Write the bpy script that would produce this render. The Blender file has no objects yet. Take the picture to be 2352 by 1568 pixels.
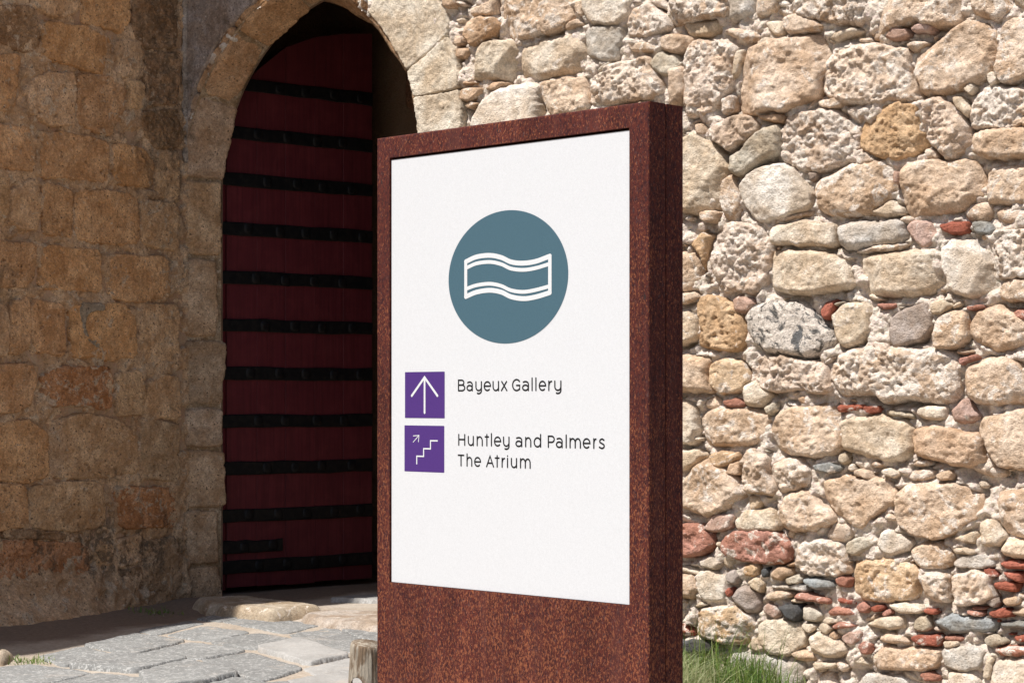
import bpy, math, random
import numpy as np
from mathutils import Vector

# ------------------------------------------------------------------ camera, sky, sun, exposure
SC = bpy.context.scene
COL = SC.collection
PW, PH, FPX, HORIZON, EYE = 2352.0, 1568.0, 4514.0, 915.0, 1.35   # picture frame units of the reference
cam_data = bpy.data.cameras.new('camera')
cam_data.sensor_width = 36.0
cam_data.sensor_fit = 'HORIZONTAL'
cam_data.lens = 36.0 * FPX / PW
cam_data.shift_y = (HORIZON - PH / 2) / PW
cam_data.clip_end = 600.0
cam = bpy.data.objects.new('camera', cam_data)
COL.objects.link(cam)
cam.location = (0, 0, EYE)
cam.rotation_euler = (math.radians(90), 0, 0)
SC.camera = cam

# wall directions: the rubble wall and the ashlar wall meet at right angles in a corner
ES = np.array([0.8098, -0.5868, 0.0])          # along the rubble wall, away from the corner
NR = np.array([-0.5868, -0.8098, 0.0])         # out of the rubble wall
ET = NR.copy()                                 # along the ashlar wall, away from the corner
NL = ES.copy()                                 # out of the ashlar wall
CORNER = np.array([-2.148, 13.0, 0.0])
UP = np.array([0.0, 0.0, 1.0])

SUN_A, SUN_B = 0.165, 0.58
sdir = -SUN_A * NL + SUN_B * NR + UP
sdir = sdir / np.linalg.norm(sdir)
sun_data = bpy.data.lights.new('sun', 'SUN')
sun_data.energy = 4.8
sun_data.angle = math.radians(0.55)
sun_data.color = (1.0, 0.97, 0.93)
sun = bpy.data.objects.new('sun', sun_data)
COL.objects.link(sun)
sun.location = (-6, -4, 14)
sun.rotation_euler = Vector(sdir).to_track_quat('Z', 'Y').to_euler()

world = bpy.data.worlds.new('World')
SC.world = world
world.use_nodes = True
wn = world.node_tree
bg = wn.nodes['Background']
sky = wn.nodes.new('ShaderNodeTexSky')
sky.sky_type = 'NISHITA'
sky.sun_disc = False
sky.sun_elevation = math.asin(sdir[2])
sky.sun_rotation = math.atan2(sdir[0], sdir[1])
sky.air_density = 1.0
sky.dust_density = 1.6
wn.links.new(sky.outputs[0], bg.inputs[0])
bg.inputs[1].default_value = 0.078

SC.view_settings.view_transform = 'Standard'
SC.view_settings.look = 'None'
SC.view_settings.gamma = 1.0
SC.view_settings.use_curve_mapping = False
SC.view_settings.exposure = 0.56
SC.cycles.max_bounces = 8
SC.cycles.diffuse_bounces = 5

# ------------------------------------------------------------------ helpers
rng = np.random.default_rng(7)
random.seed(7)


def ray(px, py):
    return np.array([(px - PW / 2) / FPX, 1.0, -(py - HORIZON) / FPX])


EYEP = np.array([0.0, 0.0, EYE])


def to_plane(px, py, o, n):
    r = ray(px, py)
    t = np.dot(np.asarray(o) - EYEP, n) / np.dot(r, n)
    return EYEP + r * t


def on_wall(px, py):                      # -> (s, z) on the rubble wall
    p = to_plane(px, py, CORNER, NR) - CORNER
    return (float(np.dot(p, ES)), float(p[2]))


def on_left(px, py):                      # -> (t, z) on the ashlar wall
    p = to_plane(px, py, CORNER, NL) - CORNER
    return (float(np.dot(p, ET)), float(p[2]))


def on_ground(px, py, z=0.0):
    p = to_plane(px, py, np.array([0, 0, z]), UP)
    return (float(p[0]), float(p[1]))


def _hash(ix, iy, seed):
    h = (ix.astype(np.int64) * 374761393 + iy.astype(np.int64) * 668265263 + seed * 982451653) & 0x7FFFFFFF
    h = ((h ^ (h >> 13)) * 1274126177) & 0x7FFFFFFF
    h = (h ^ (h >> 16)) & 0x7FFFFFFF
    return h


def gnoise(x, y, seed=0):
    x = np.asarray(x, float); y = np.asarray(y, float)
    x0 = np.floor(x); y0 = np.floor(y)
    fx = x - x0; fy = y - y0
    ux = fx * fx * fx * (fx * (fx * 6 - 15) + 10)
    uy = fy * fy * fy * (fy * (fy * 6 - 15) + 10)

    def g(ix, iy, dx, dy):
        a = _hash(ix, iy, seed) * (2 * math.pi / 0x7FFFFFFF)
        return np.cos(a) * dx + np.sin(a) * dy
    a = g(x0, y0, fx, fy); b = g(x0 + 1, y0, fx - 1, fy)
    c = g(x0, y0 + 1, fx, fy - 1); d = g(x0 + 1, y0 + 1, fx - 1, fy - 1)
    return 1.5 * ((a * (1 - ux) + b * ux) * (1 - uy) + (c * (1 - ux) + d * ux) * uy)


def fbm(x, y, freq, octv=4, seed=0, gain=0.5):
    t = 0; amp = 1.0; tot = 0
    x = np.asarray(x, float); y = np.asarray(y, float)
    for o in range(octv):
        t = t + amp * gnoise(x * freq, y * freq, seed + o * 17)
        tot += amp
        amp *= gain; freq *= 2.03
    return t / tot


def ridged(x, y, freq, octv=3, seed=0):
    t = 0; amp = 1.0; tot = 0
    for o in range(octv):
        t = t + amp * (1 - 2 * np.abs(gnoise(np.asarray(x) * freq, np.asarray(y) * freq, seed + o * 13)))
        tot += amp; amp *= 0.5; freq *= 2.1
    return t / tot


def sstep(a, b, x):
    t = np.clip((x - a) / (b - a), 0, 1)
    return t * t * (3 - 2 * t)


def mesh_np(name, V, Q, ngons=(), smooth=True, tris=None):
    """quads Q (m,4), optional extra faces (lists of vertex ids)."""
    me = bpy.data.meshes.new(name)
    V = np.asarray(V, np.float32)
    Q = np.asarray(Q, np.int32).reshape(-1, 4)
    parts = [Q.ravel()]
    starts = [np.arange(len(Q), dtype=np.int32) * 4]
    n = len(Q) * 4; np_ = len(Q)
    if tris is not None and len(tris):
        T = np.asarray(tris, np.int32).reshape(-1, 3)
        parts.append(T.ravel()); starts.append(n + np.arange(len(T), dtype=np.int32) * 3)
        n += len(T) * 3; np_ += len(T)
    for g in ngons:
        g = np.asarray(g, np.int32)
        parts.append(g); starts.append(np.array([n], np.int32)); n += len(g); np_ += 1
    me.vertices.add(len(V)); me.vertices.foreach_set('co', V.ravel())
    me.loops.add(n); me.loops.foreach_set('vertex_index', np.concatenate(parts))
    me.polygons.add(np_); me.polygons.foreach_set('loop_start', np.concatenate(starts))
    me.polygons.foreach_set('use_smooth', np.full(np_, smooth, dtype=bool))
    me.update(calc_edges=True)
    return me


def link(name, me, mat=None, parent=None, loc=None, color=None):
    o = bpy.data.objects.new(name, me)
    COL.objects.link(o)
    if mat is not None and me is not None:
        me.materials.append(mat)
    if parent is not None:
        o.parent = parent
    if loc is not None:
        o.location = loc
    if color is not None:
        o.color = color
    return o


def thing(name, label, cat, loc=(0, 0, 0), group=None):
    o = bpy.data.objects.new(name, None)
    COL.objects.link(o)
    o.location = loc
    o.empty_display_size = 0.2
    o['label'] = label; o['category'] = cat
    if group:
        o['group'] = group
    return o


def tag(o, label=None, cat=None, group=None, kind=None):
    if label: o['label'] = label
    if cat: o['category'] = cat
    if group: o['group'] = group
    if kind: o['kind'] = kind
    return o


def rel(parent):
    return np.array(parent.location) if parent is not None else np.zeros(3)


def chaikin(P, n=2):
    P = np.asarray(P, float)
    for _ in range(n):
        Qn = np.roll(P, -1, axis=0)
        P = np.stack([P * 0.78 + Qn * 0.22, P * 0.22 + Qn * 0.78], 1).reshape(-1, 2)
    return P


def resample(P, n):
    Pc = np.vstack([P, P[:1]])
    d = np.r_[0, np.cumsum(np.linalg.norm(np.diff(Pc, axis=0), axis=1))]
    t = np.linspace(0, d[-1], n, endpoint=False)
    return np.stack([np.interp(t, d, Pc[:, 0]), np.interp(t, d, Pc[:, 1])], 1)


def area2(P):
    x, y = P[:, 0], P[:, 1]
    return 0.5 * np.sum(x * np.roll(y, -1) - np.roll(x, -1) * y)


def centroid(P):
    x, y = P[:, 0], P[:, 1]
    c = x * np.roll(y, -1) - np.roll(x, -1) * y
    A = c.sum() / 2
    return np.array([((x + np.roll(x, -1)) * c).sum(), ((y + np.roll(y, -1)) * c).sum()]) / (6 * A)


def cut_corners(P, n=1, k=0.14):
    P = np.asarray(P, float)
    for _ in range(n):
        Qn = np.roll(P, -1, axis=0)
        P = np.stack([P * (1 - k) + Qn * k, P * k + Qn * (1 - k)], 1).reshape(-1, 2)
    return P


def stone_field(poly, H=0.02, D=0.08, w=0.03, rough=0.006, facet=0.5, pits=0.0, edge=0.008, sp=0.0068,
                seed=0, tilt=0.05, grow=0.0, soft=2, cut=0.16, holes=0.0, crust=0.0):
    """A worn stone over a polygon: plane coords A (n,2), heights h (n), quads."""
    r_ = np.random.default_rng(seed + 991)
    P = cut_corners(poly, soft, cut)
    if area2(P) < 0:
        P = P[::-1]
    per = np.sum(np.linalg.norm(np.roll(P, -1, 0) - P, axis=1))
    N = int(np.clip(per / (sp * 1.3), 16, 230))
    P = resample(P, N)
    C = centroid(P)
    tg = np.roll(P, -1, 0) - np.roll(P, 1, 0)
    tg /= np.maximum(np.linalg.norm(tg, axis=1), 1e-9)[:, None]
    nr = np.stack([tg[:, 1], -tg[:, 0]], 1)
    e = fbm(P[:, 0], P[:, 1], 8, 3, seed + 5) * edge * 1.7 + fbm(P[:, 0], P[:, 1], 34, 2, seed + 6) * edge * 0.55 + grow
    P = P + nr * e[:, None]
    lo, hi = P.min(0), P.max(0)
    Rm = 0.25 * float((hi - lo).sum())
    xs = np.arange(lo[0] - sp, hi[0] + 1.5 * sp, sp); ys = np.arange(lo[1] - sp, hi[1] + 1.5 * sp, sp)
    X, Y = np.meshgrid(xs, ys)
    A = np.stack([X.ravel(), Y.ravel()], 1)
    A = A + r_.uniform(-0.22, 0.22, A.shape) * sp
    S0 = P; S1 = np.roll(P, -1, 0)
    sv = S1 - S0; sl2 = np.maximum((sv ** 2).sum(1), 1e-12)
    ax, ay = A[:, :1], A[:, 1:2]
    tt = np.clip(((ax - S0[:, 0]) * sv[:, 0] + (ay - S0[:, 1]) * sv[:, 1]) / sl2, 0, 1)
    qx = S0[:, 0] + tt * sv[:, 0]; qy = S0[:, 1] + tt * sv[:, 1]
    dd = (ax - qx) ** 2 + (ay - qy) ** 2
    j = dd.argmin(1); ar = np.arange(len(A))
    near = np.stack([qx[ar, j], qy[ar, j]], 1)
    d = np.sqrt(dd[ar, j])
    c = ((S0[:, 1] > ay) != (S1[:, 1] > ay)) & (ax < sv[:, 0] * (ay - S0[:, 1]) / np.where(sv[:, 1] == 0, 1e-12, sv[:, 1]) + S0[:, 0])
    inside = (c.sum(1) % 2) == 1
    d = np.where(inside, d, -d)
    nx, ny = len(xs), len(ys)
    idx = np.arange(nx * ny).reshape(ny, nx)
    Q = np.stack([idx[:-1, :-1].ravel(), idx[:-1, 1:].ravel(), idx[1:, 1:].ravel(), idx[1:, :-1].ravel()], 1)
    Q = Q[(d[Q] > 0).any(1)]
    snap = d < 0.3 * sp
    A = np.where(snap[:, None], near, A)
    d = np.where(snap, 0.0, d)
    used, inv = np.unique(Q, return_inverse=True)
    Q = inv.reshape(-1, 4); A = A[used]; dist = d[used]
    x, y = A[:, 0], A[:, 1]
    t = np.clip(dist / w, 0, 1)
    prof = np.sqrt(np.clip(1 - (1 - t) ** 2, 0, 1))
    lx, ly = (x - C[0]) / Rm, (y - C[1]) / Rm
    top = H + tilt * Rm * (r_.uniform(-1, 1) * lx + r_.uniform(-1, 1) * ly)
    for k in range(7):
        a = r_.uniform(0, 2 * math.pi)
        sl = r_.uniform(0.12, 0.95) * facet
        o_ = r_.uniform(0.35, 0.9)
        top = np.minimum(top, H + 0.25 * w - sl * Rm * (lx * math.cos(a) + ly * math.sin(a) - o_))
    wx = x + 0.02 * fbm(x, y, 6, 2, seed + 31); wy = y + 0.02 * fbm(x, y, 6, 2, seed + 37)
    n = rough * (1.5 * fbm(wx, wy, 5, 2, seed + 1) + 1.1 * fbm(wx, wy, 14, 3, seed + 2, 0.65) + 0.6 * ridged(wx, wy, 22, 2, seed + 3))
    if pits > 0:
        pn = gnoise(wx * 30, wy * 30, seed + 8) + 0.7 * gnoise(wx * 58, wy * 58, seed + 9)
        reg = sstep(-0.25, 0.35, fbm(x, y, 5, 2, seed + 10))
        n = n - pits * sstep(0.2, 0.75, pn) * (0.35 + 0.65 * reg)
    if crust > 0:
        bl = np.abs(gnoise(wx * 15, wy * 15, seed + 51)) + 0.6 * np.abs(gnoise(wx * 31, wy * 31, seed + 52)) + 0.4 * np.abs(gnoise(wx * 60, wy * 60, seed + 53))
        n = n + crust * (bl - 0.55) * (0.25 + 1.2 * sstep(-0.25, 0.3, fbm(x, y, 4.5, 2, seed + 54)))
    if holes > 0:
        hn = gnoise(wx * 26, wy * 26, seed + 41) + 0.45 * gnoise(wx * 60, wy * 60, seed + 42)
        n = n - holes * sstep(0.66, 0.92, hn + 0.25 * fbm(x, y, 3, 2, seed + 43))
    top = top + n * np.clip(dist / (0.4 * w), 0.35, 1)
    h = -D + (top + D) * prof
    return A, h, Q


def frame_map(O, E, Nn, U=UP):
    O = np.asarray(O, float)
    return lambda A, h: O + A[:, :1] * E + A[:, 1:2] * U + h[:, None] * Nn


WALL_MAP = frame_map(CORNER, ES, NR)
LEFT_MAP = frame_map(CORNER, ET, NL)


def stone_obj(name, poly, fmap, mat, parent, color, flip=False, **kw):
    A, h, Q = stone_field(poly, **kw)
    V = fmap(A, h)
    if flip:
        Q = Q[:, ::-1]
    c = fmap(A.mean(0)[None], np.zeros(1))[0]
    me = mesh_np(name, V - c, Q)
    return link(name, me, mat, parent, Vector(c - rel(parent)), color)


# ------------------------------------------------------------------ node materials
def new_mat(name):
    m = bpy.data.materials.new(name)
    m.use_nodes = True
    nt = m.node_tree
    b = nt.nodes['Principled BSDF']
    b.inputs['Specular IOR Level'].default_value = 0.25
    b.inputs['Roughness'].default_value = 0.85
    return m, nt, b


class NT:
    """tiny wrapper to write node graphs briefly"""
    def __init__(self, nt):
        self.nt = nt

    def n(self, typ, **kw):
        nd = self.nt.nodes.new(typ)
        for k, v in kw.items():
            setattr(nd, k, v)
        return nd

    def l(self, a, b):
        self.nt.links.new(a, b)

    def set(self, sock, v):
        if isinstance(v, bpy.types.NodeSocket):
            self.l(v, sock)
        else:
            sock.default_value = v

    def pos(self):
        return self.n('ShaderNodeNewGeometry').outputs['Position']

    def objc(self):
        return self.n('ShaderNodeTexCoord').outputs['Object']

    def scale(self, vec, s):
        m = self.n('ShaderNodeMapping')
        self.l(vec, m.inputs[0]); m.inputs['Scale'].default_value = s
        return m.outputs[0]

    def noise(self, vec, scale, detail=4, rough=0.55, dist=0.0, out='Fac'):
        t = self.n('ShaderNodeTexNoise')
        self.l(vec, t.inputs['Vector'])
        t.inputs['Scale'].default_value = scale
        t.inputs['Detail'].default_value = detail
        t.inputs['Roughness'].default_value = rough
        t.inputs['Distortion'].default_value = dist
        return t.outputs[out]

    def voro(self, vec, scale, feature='F1', out='Distance'):
        t = self.n('ShaderNodeTexVoronoi', feature=feature)
        self.l(vec, t.inputs['Vector'])
        t.inputs['Scale'].default_value = scale
        return t.outputs[out]

    def rng(self, v, a, b, c=0.0, d=1.0):
        t = self.n('ShaderNodeMapRange', interpolation_type='SMOOTHSTEP')
        self.set(t.inputs[0], v)
        for i, q in enumerate((a, b, c, d)):
            self.set(t.inputs[1 + i], q)
        return t.outputs[0]

    def math(self, op, a, b=0.0):
        t = self.n('ShaderNodeMath', operation=op)
        self.set(t.inputs[0], a); self.set(t.inputs[1], b)
        return t.outputs[0]

    def mix(self, f, a, b, mode='MIX'):
        t = self.n('ShaderNodeMix', data_type='RGBA', blend_type=mode)
        self.set(t.inputs[0], f); self.set(t.inputs[6], a); self.set(t.inputs[7], b)
        return t.outputs[2]

    def gain(self, col, v):
        t = self.n('ShaderNodeVectorMath', operation='SCALE')
        self.set(t.inputs[0], col if isinstance(col, bpy.types.NodeSocket) else col[:3]); self.set(t.inputs[3], v)
        return t.outputs[0]

    def bump(self, h, strength, dist, normal=None):
        t = self.n('ShaderNodeBump')
        self.l(h, t.inputs['Height'])
        t.inputs['Strength'].default_value = strength
        t.inputs['Distance'].default_value = dist
        if normal is not None:
            self.l(normal, t.inputs['Normal'])
        return t.outputs[0]


def C4(c):
    return (c[0], c[1], c[2], 1.0)


def corner_stain(w, p, c):
    """old dark water stain that runs down the ashlar wall next to the corner"""
    sub = w.n('ShaderNodeVectorMath', operation='SUBTRACT'); w.l(p, sub.inputs[0]); sub.inputs[1].default_value = tuple(CORNER)
    dt = w.n('ShaderNodeVectorMath', operation='DOT_PRODUCT'); w.l(sub.outputs[0], dt.inputs[0]); dt.inputs[1].default_value = tuple(ET)
    sep = w.n('ShaderNodeSeparateXYZ'); w.l(p, sep.inputs[0])
    n1 = w.noise(w.scale(p, (1, 1, 0.5)), 4.5, 5, 0.65, 0.6)
    n2 = w.noise(p, 16, 5, 0.7, 0.5)
    wob = w.math('MULTIPLY', w.math('SUBTRACT', n1, 0.5), 0.75)
    t = w.math('ADD', dt.outputs['Value'], wob)
    band = w.math('MULTIPLY', w.rng(t, 0.02, 0.10), w.rng(t, 0.50, 0.34))
    hz = w.rng(w.math('ADD', sep.outputs[2], w.math('MULTIPLY', n1, 1.2)), 2.75, 3.6)
    spots = w.math('MULTIPLY', band, w.math('MULTIPLY', hz, w.rng(n2, 0.36, 0.62)))
    c = w.mix(w.math('MULTIPLY', spots, 0.6), c, C4((0.085, 0.062, 0.042)))
    # damp black growth in patches above the foot of the wall
    foot = w.math('MULTIPLY', w.rng(sep.outputs[2], 0.12, 0.30), w.rng(sep.outputs[2], 0.85, 0.45))
    foot = w.math('MULTIPLY', foot, w.math('MULTIPLY', w.rng(n1, 0.50, 0.58), w.rng(n2, 0.42, 0.56)))
    return w.mix(w.math('MULTIPLY', foot, 0.75), c, C4((0.10, 0.072, 0.05)))


def stone_material(name, source='OBJECT', smear_col=(0.71, 0.625, 0.54), pale=(1.1, 1.09, 1.08), dark=(0.80, 0.70, 0.60), bump=1.2,
                   stain=None, painted_pores=False):
    m, nt, b = new_mat(name)
    w = NT(nt)
    p = w.pos()
    if source == 'OBJECT':
        oi = w.n('ShaderNodeObjectInfo')
        col, alpha = oi.outputs['Color'], oi.outputs['Alpha']
    else:
        at = w.n('ShaderNodeAttribute', attribute_name='tint')
        col, alpha = at.outputs['Color'], at.outputs['Alpha']
    big = w.noise(p, 5.5, 5, 0.6, 0.3)
    mid = w.noise(p, 19, 5, 0.62, 0.6)
    fine = w.noise(p, 95, 4, 0.7)
    grit = w.noise(p, 260, 2, 0.6)
    c = w.mix(w.rng(big, 0.35, 0.68), w.mix(1.0, col, C4(dark), 'MULTIPLY'), w.mix(1.0, col, C4(pale), 'MULTIPLY'))
    c = w.gain(c, w.rng(mid, 0.25, 0.75, 0.78, 1.18))
    # lime mortar and lichen smeared over the face
    sm = w.math('ADD', w.noise(p, 9, 7, 0.68, 1.2), w.math('MULTIPLY', w.math('SUBTRACT', mid, 0.5), 0.35))
    th = w.math('SUBTRACT', 0.78, w.math('MULTIPLY', alpha, 0.5))
    mask = w.rng(sm, th, w.math('ADD', th, 0.09))
    mask = w.math('MULTIPLY', mask, 0.85)
    smc = w.gain(C4(smear_col), w.rng(fine, 0.25, 0.75, 0.82, 1.12))
    c = w.mix(mask, c, smc)
    if stain:
        st = w.rng(w.noise(w.scale(p, (1, 1, 0.55)), 2.6, 6, 0.7, 0.8), stain[1], stain[1] + 0.14)
        c = w.mix(w.math('MULTIPLY', st, stain[2]), c, C4(stain[0]))
        c = corner_stain(w, p, c)
    if painted_pores:  # grime and shade of small holes painted in as dark spots
        pw = w.n('ShaderNodeVectorMath', operation='ADD'); w.l(p, pw.inputs[0]); w.l(w.gain(w.noise(p, 40, 2, 0.5, 0.0, 'Color'), 0.022), pw.inputs[1])
        pr = w.rng(w.voro(w.scale(pw.outputs[0], (1, 1, 1)), 26), 0.22, 0.12)
        c = w.mix(w.math('MULTIPLY', pr, w.rng(mid, 0.46, 0.56, 0.0, 0.8)), c, C4((0.07, 0.045, 0.028)))
        pr = w.rng(w.voro(w.scale(pw.outputs[0], (1.2, 1.2, 0.8)), 52), 0.26, 0.16)
        c = w.mix(w.math('MULTIPLY', pr, w.rng(big, 0.44, 0.54, 0.0, 0.75)), c, C4((0.09, 0.06, 0.037)))
        fl = w.rng(w.noise(p, 85, 3, 0.6), 0.60, 0.68)
        c = w.mix(w.math('MULTIPLY', fl, 0.4), c, C4((0.62, 0.50, 0.38)))
        c = w.gain(c, w.rng(w.noise(p, 60, 5, 0.75, 0.3), 0.28, 0.72, 0.76, 1.2))
    c = w.gain(c, w.rng(fine, 0.22, 0.78, 0.72, 1.2))
    c = w.gain(c, w.rng(grit, 0.2, 0.8, 0.84, 1.14))
    w.l(c, b.inputs['Base Color'])
    hgt = w.math('ADD', w.math('MULTIPLY', fine, 0.6), w.math('MULTIPLY', grit, 0.22))
    pit = w.rng(w.voro(w.scale(p, (1, 1, 1)), 75), 0.10, 0.33)
    hgt = w.math('ADD', hgt, w.math('MULTIPLY', pit, 0.25))
    w.l(w.bump(hgt, bump, 0.012), b.inputs['Normal'])
    b.inputs['Roughness'].default_value = 0.92
    b.inputs['Specular IOR Level'].default_value = 0.15
    return m


M_STONE = stone_material('weathered_stone')
M_STONE_MASS = stone_material('weathered_stone_mass', 'ATTR')
M_ASHLAR = stone_material('orange_ashlar', smear_col=(0.53, 0.41, 0.295), pale=(1.12, 1.12, 1.12), dark=(0.78, 0.68, 0.58), bump=1.3, painted_pores=True,
                          stain=((0.10, 0.075, 0.05), 0.60, 0.6))


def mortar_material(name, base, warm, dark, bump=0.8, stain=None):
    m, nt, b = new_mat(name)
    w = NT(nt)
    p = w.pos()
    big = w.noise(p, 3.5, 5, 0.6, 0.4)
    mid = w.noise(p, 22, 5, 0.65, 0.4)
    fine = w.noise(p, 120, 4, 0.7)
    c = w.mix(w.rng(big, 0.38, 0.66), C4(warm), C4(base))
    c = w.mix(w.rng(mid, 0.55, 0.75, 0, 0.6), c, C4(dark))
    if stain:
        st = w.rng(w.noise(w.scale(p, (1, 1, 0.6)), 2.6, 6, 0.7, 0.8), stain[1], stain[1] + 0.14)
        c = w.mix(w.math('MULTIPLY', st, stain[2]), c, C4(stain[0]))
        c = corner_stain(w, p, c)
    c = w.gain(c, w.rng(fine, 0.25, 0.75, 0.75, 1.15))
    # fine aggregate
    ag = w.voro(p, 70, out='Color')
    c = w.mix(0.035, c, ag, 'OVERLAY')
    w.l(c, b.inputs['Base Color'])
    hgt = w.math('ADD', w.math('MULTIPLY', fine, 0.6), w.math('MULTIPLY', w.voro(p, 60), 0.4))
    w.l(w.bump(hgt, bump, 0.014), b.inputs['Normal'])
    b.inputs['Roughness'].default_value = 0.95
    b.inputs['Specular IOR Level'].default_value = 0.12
    return m


M_MORTAR = mortar_material('lime_mortar', (0.70, 0.61, 0.525), (0.66, 0.555, 0.46), (0.57, 0.46, 0.37), 1.2)
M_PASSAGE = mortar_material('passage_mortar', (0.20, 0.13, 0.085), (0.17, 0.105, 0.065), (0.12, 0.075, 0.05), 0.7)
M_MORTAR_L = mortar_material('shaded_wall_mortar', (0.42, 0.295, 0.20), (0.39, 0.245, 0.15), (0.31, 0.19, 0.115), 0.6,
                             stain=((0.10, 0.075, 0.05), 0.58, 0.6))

# ------------------------------------------------------------------ stone colours (real surface colours)
TINT = {
    'T': ((0.635, 0.505, 0.39), 0.48), 'P': ((0.67, 0.585, 0.475), 0.35), 'W': ((0.71, 0.655, 0.58), 0.25), 'Q': ((0.62, 0.47, 0.32), 0.58),
    'G': ((0.56, 0.53, 0.485), 0.35), 'K': ((0.10, 0.105, 0.11), 0.25), 'R': ((0.37, 0.13, 0.09), 0.42),
    'N': ((0.50, 0.36, 0.305), 0.45), 'O': ((0.46, 0.295, 0.115), 0.35), 'B': ((0.31, 0.325, 0.325), 0.4),
    'C': ((0.65, 0.54, 0.445), 0.6), 'S': ((0.52, 0.47, 0.385), 0.3), 'A': ((0.57, 0.42, 0.30), 0.42),
    'V': ((0.66, 0.59, 0.485), 0.15), 'M': ((0.135, 0.135, 0.135), 0.78), 'X': ((0.43, 0.225, 0.175), 0.40),
    'Y': ((0.57, 0.41, 0.26), 0.42), 'U': ((0.40, 0.345, 0.31), 0.2),
}


def tint(kind, rg, jit=0.06):
    c, a = TINT[kind]
    j = 1 + rg.uniform(-jit, jit)
    w_ = rg.uniform(-jit, jit) * 0.5
    return (c[0] * j, c[1] * j * (1 - 0.3 * w_), c[2] * j * (1 - w_), float(np.clip(a + rg.uniform(-0.12, 0.12), 0, 1)))


# outlines of every stone of the rubble wall, read in four enlarged views of the wall face
VIEW = {'a': (2520, 0, 0.5612), 'b': (2520, 780, 0.5612), 'c': (2520, 1680, 0.5612), 'd': (1400, 0, 0.5612)}
SRC = 3840.0 / PW


def view_pt(v, x, y):
    ox, oy, k = VIEW[v]
    return (ox + k * x) / SRC, (oy + k * y) / SRC


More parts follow.
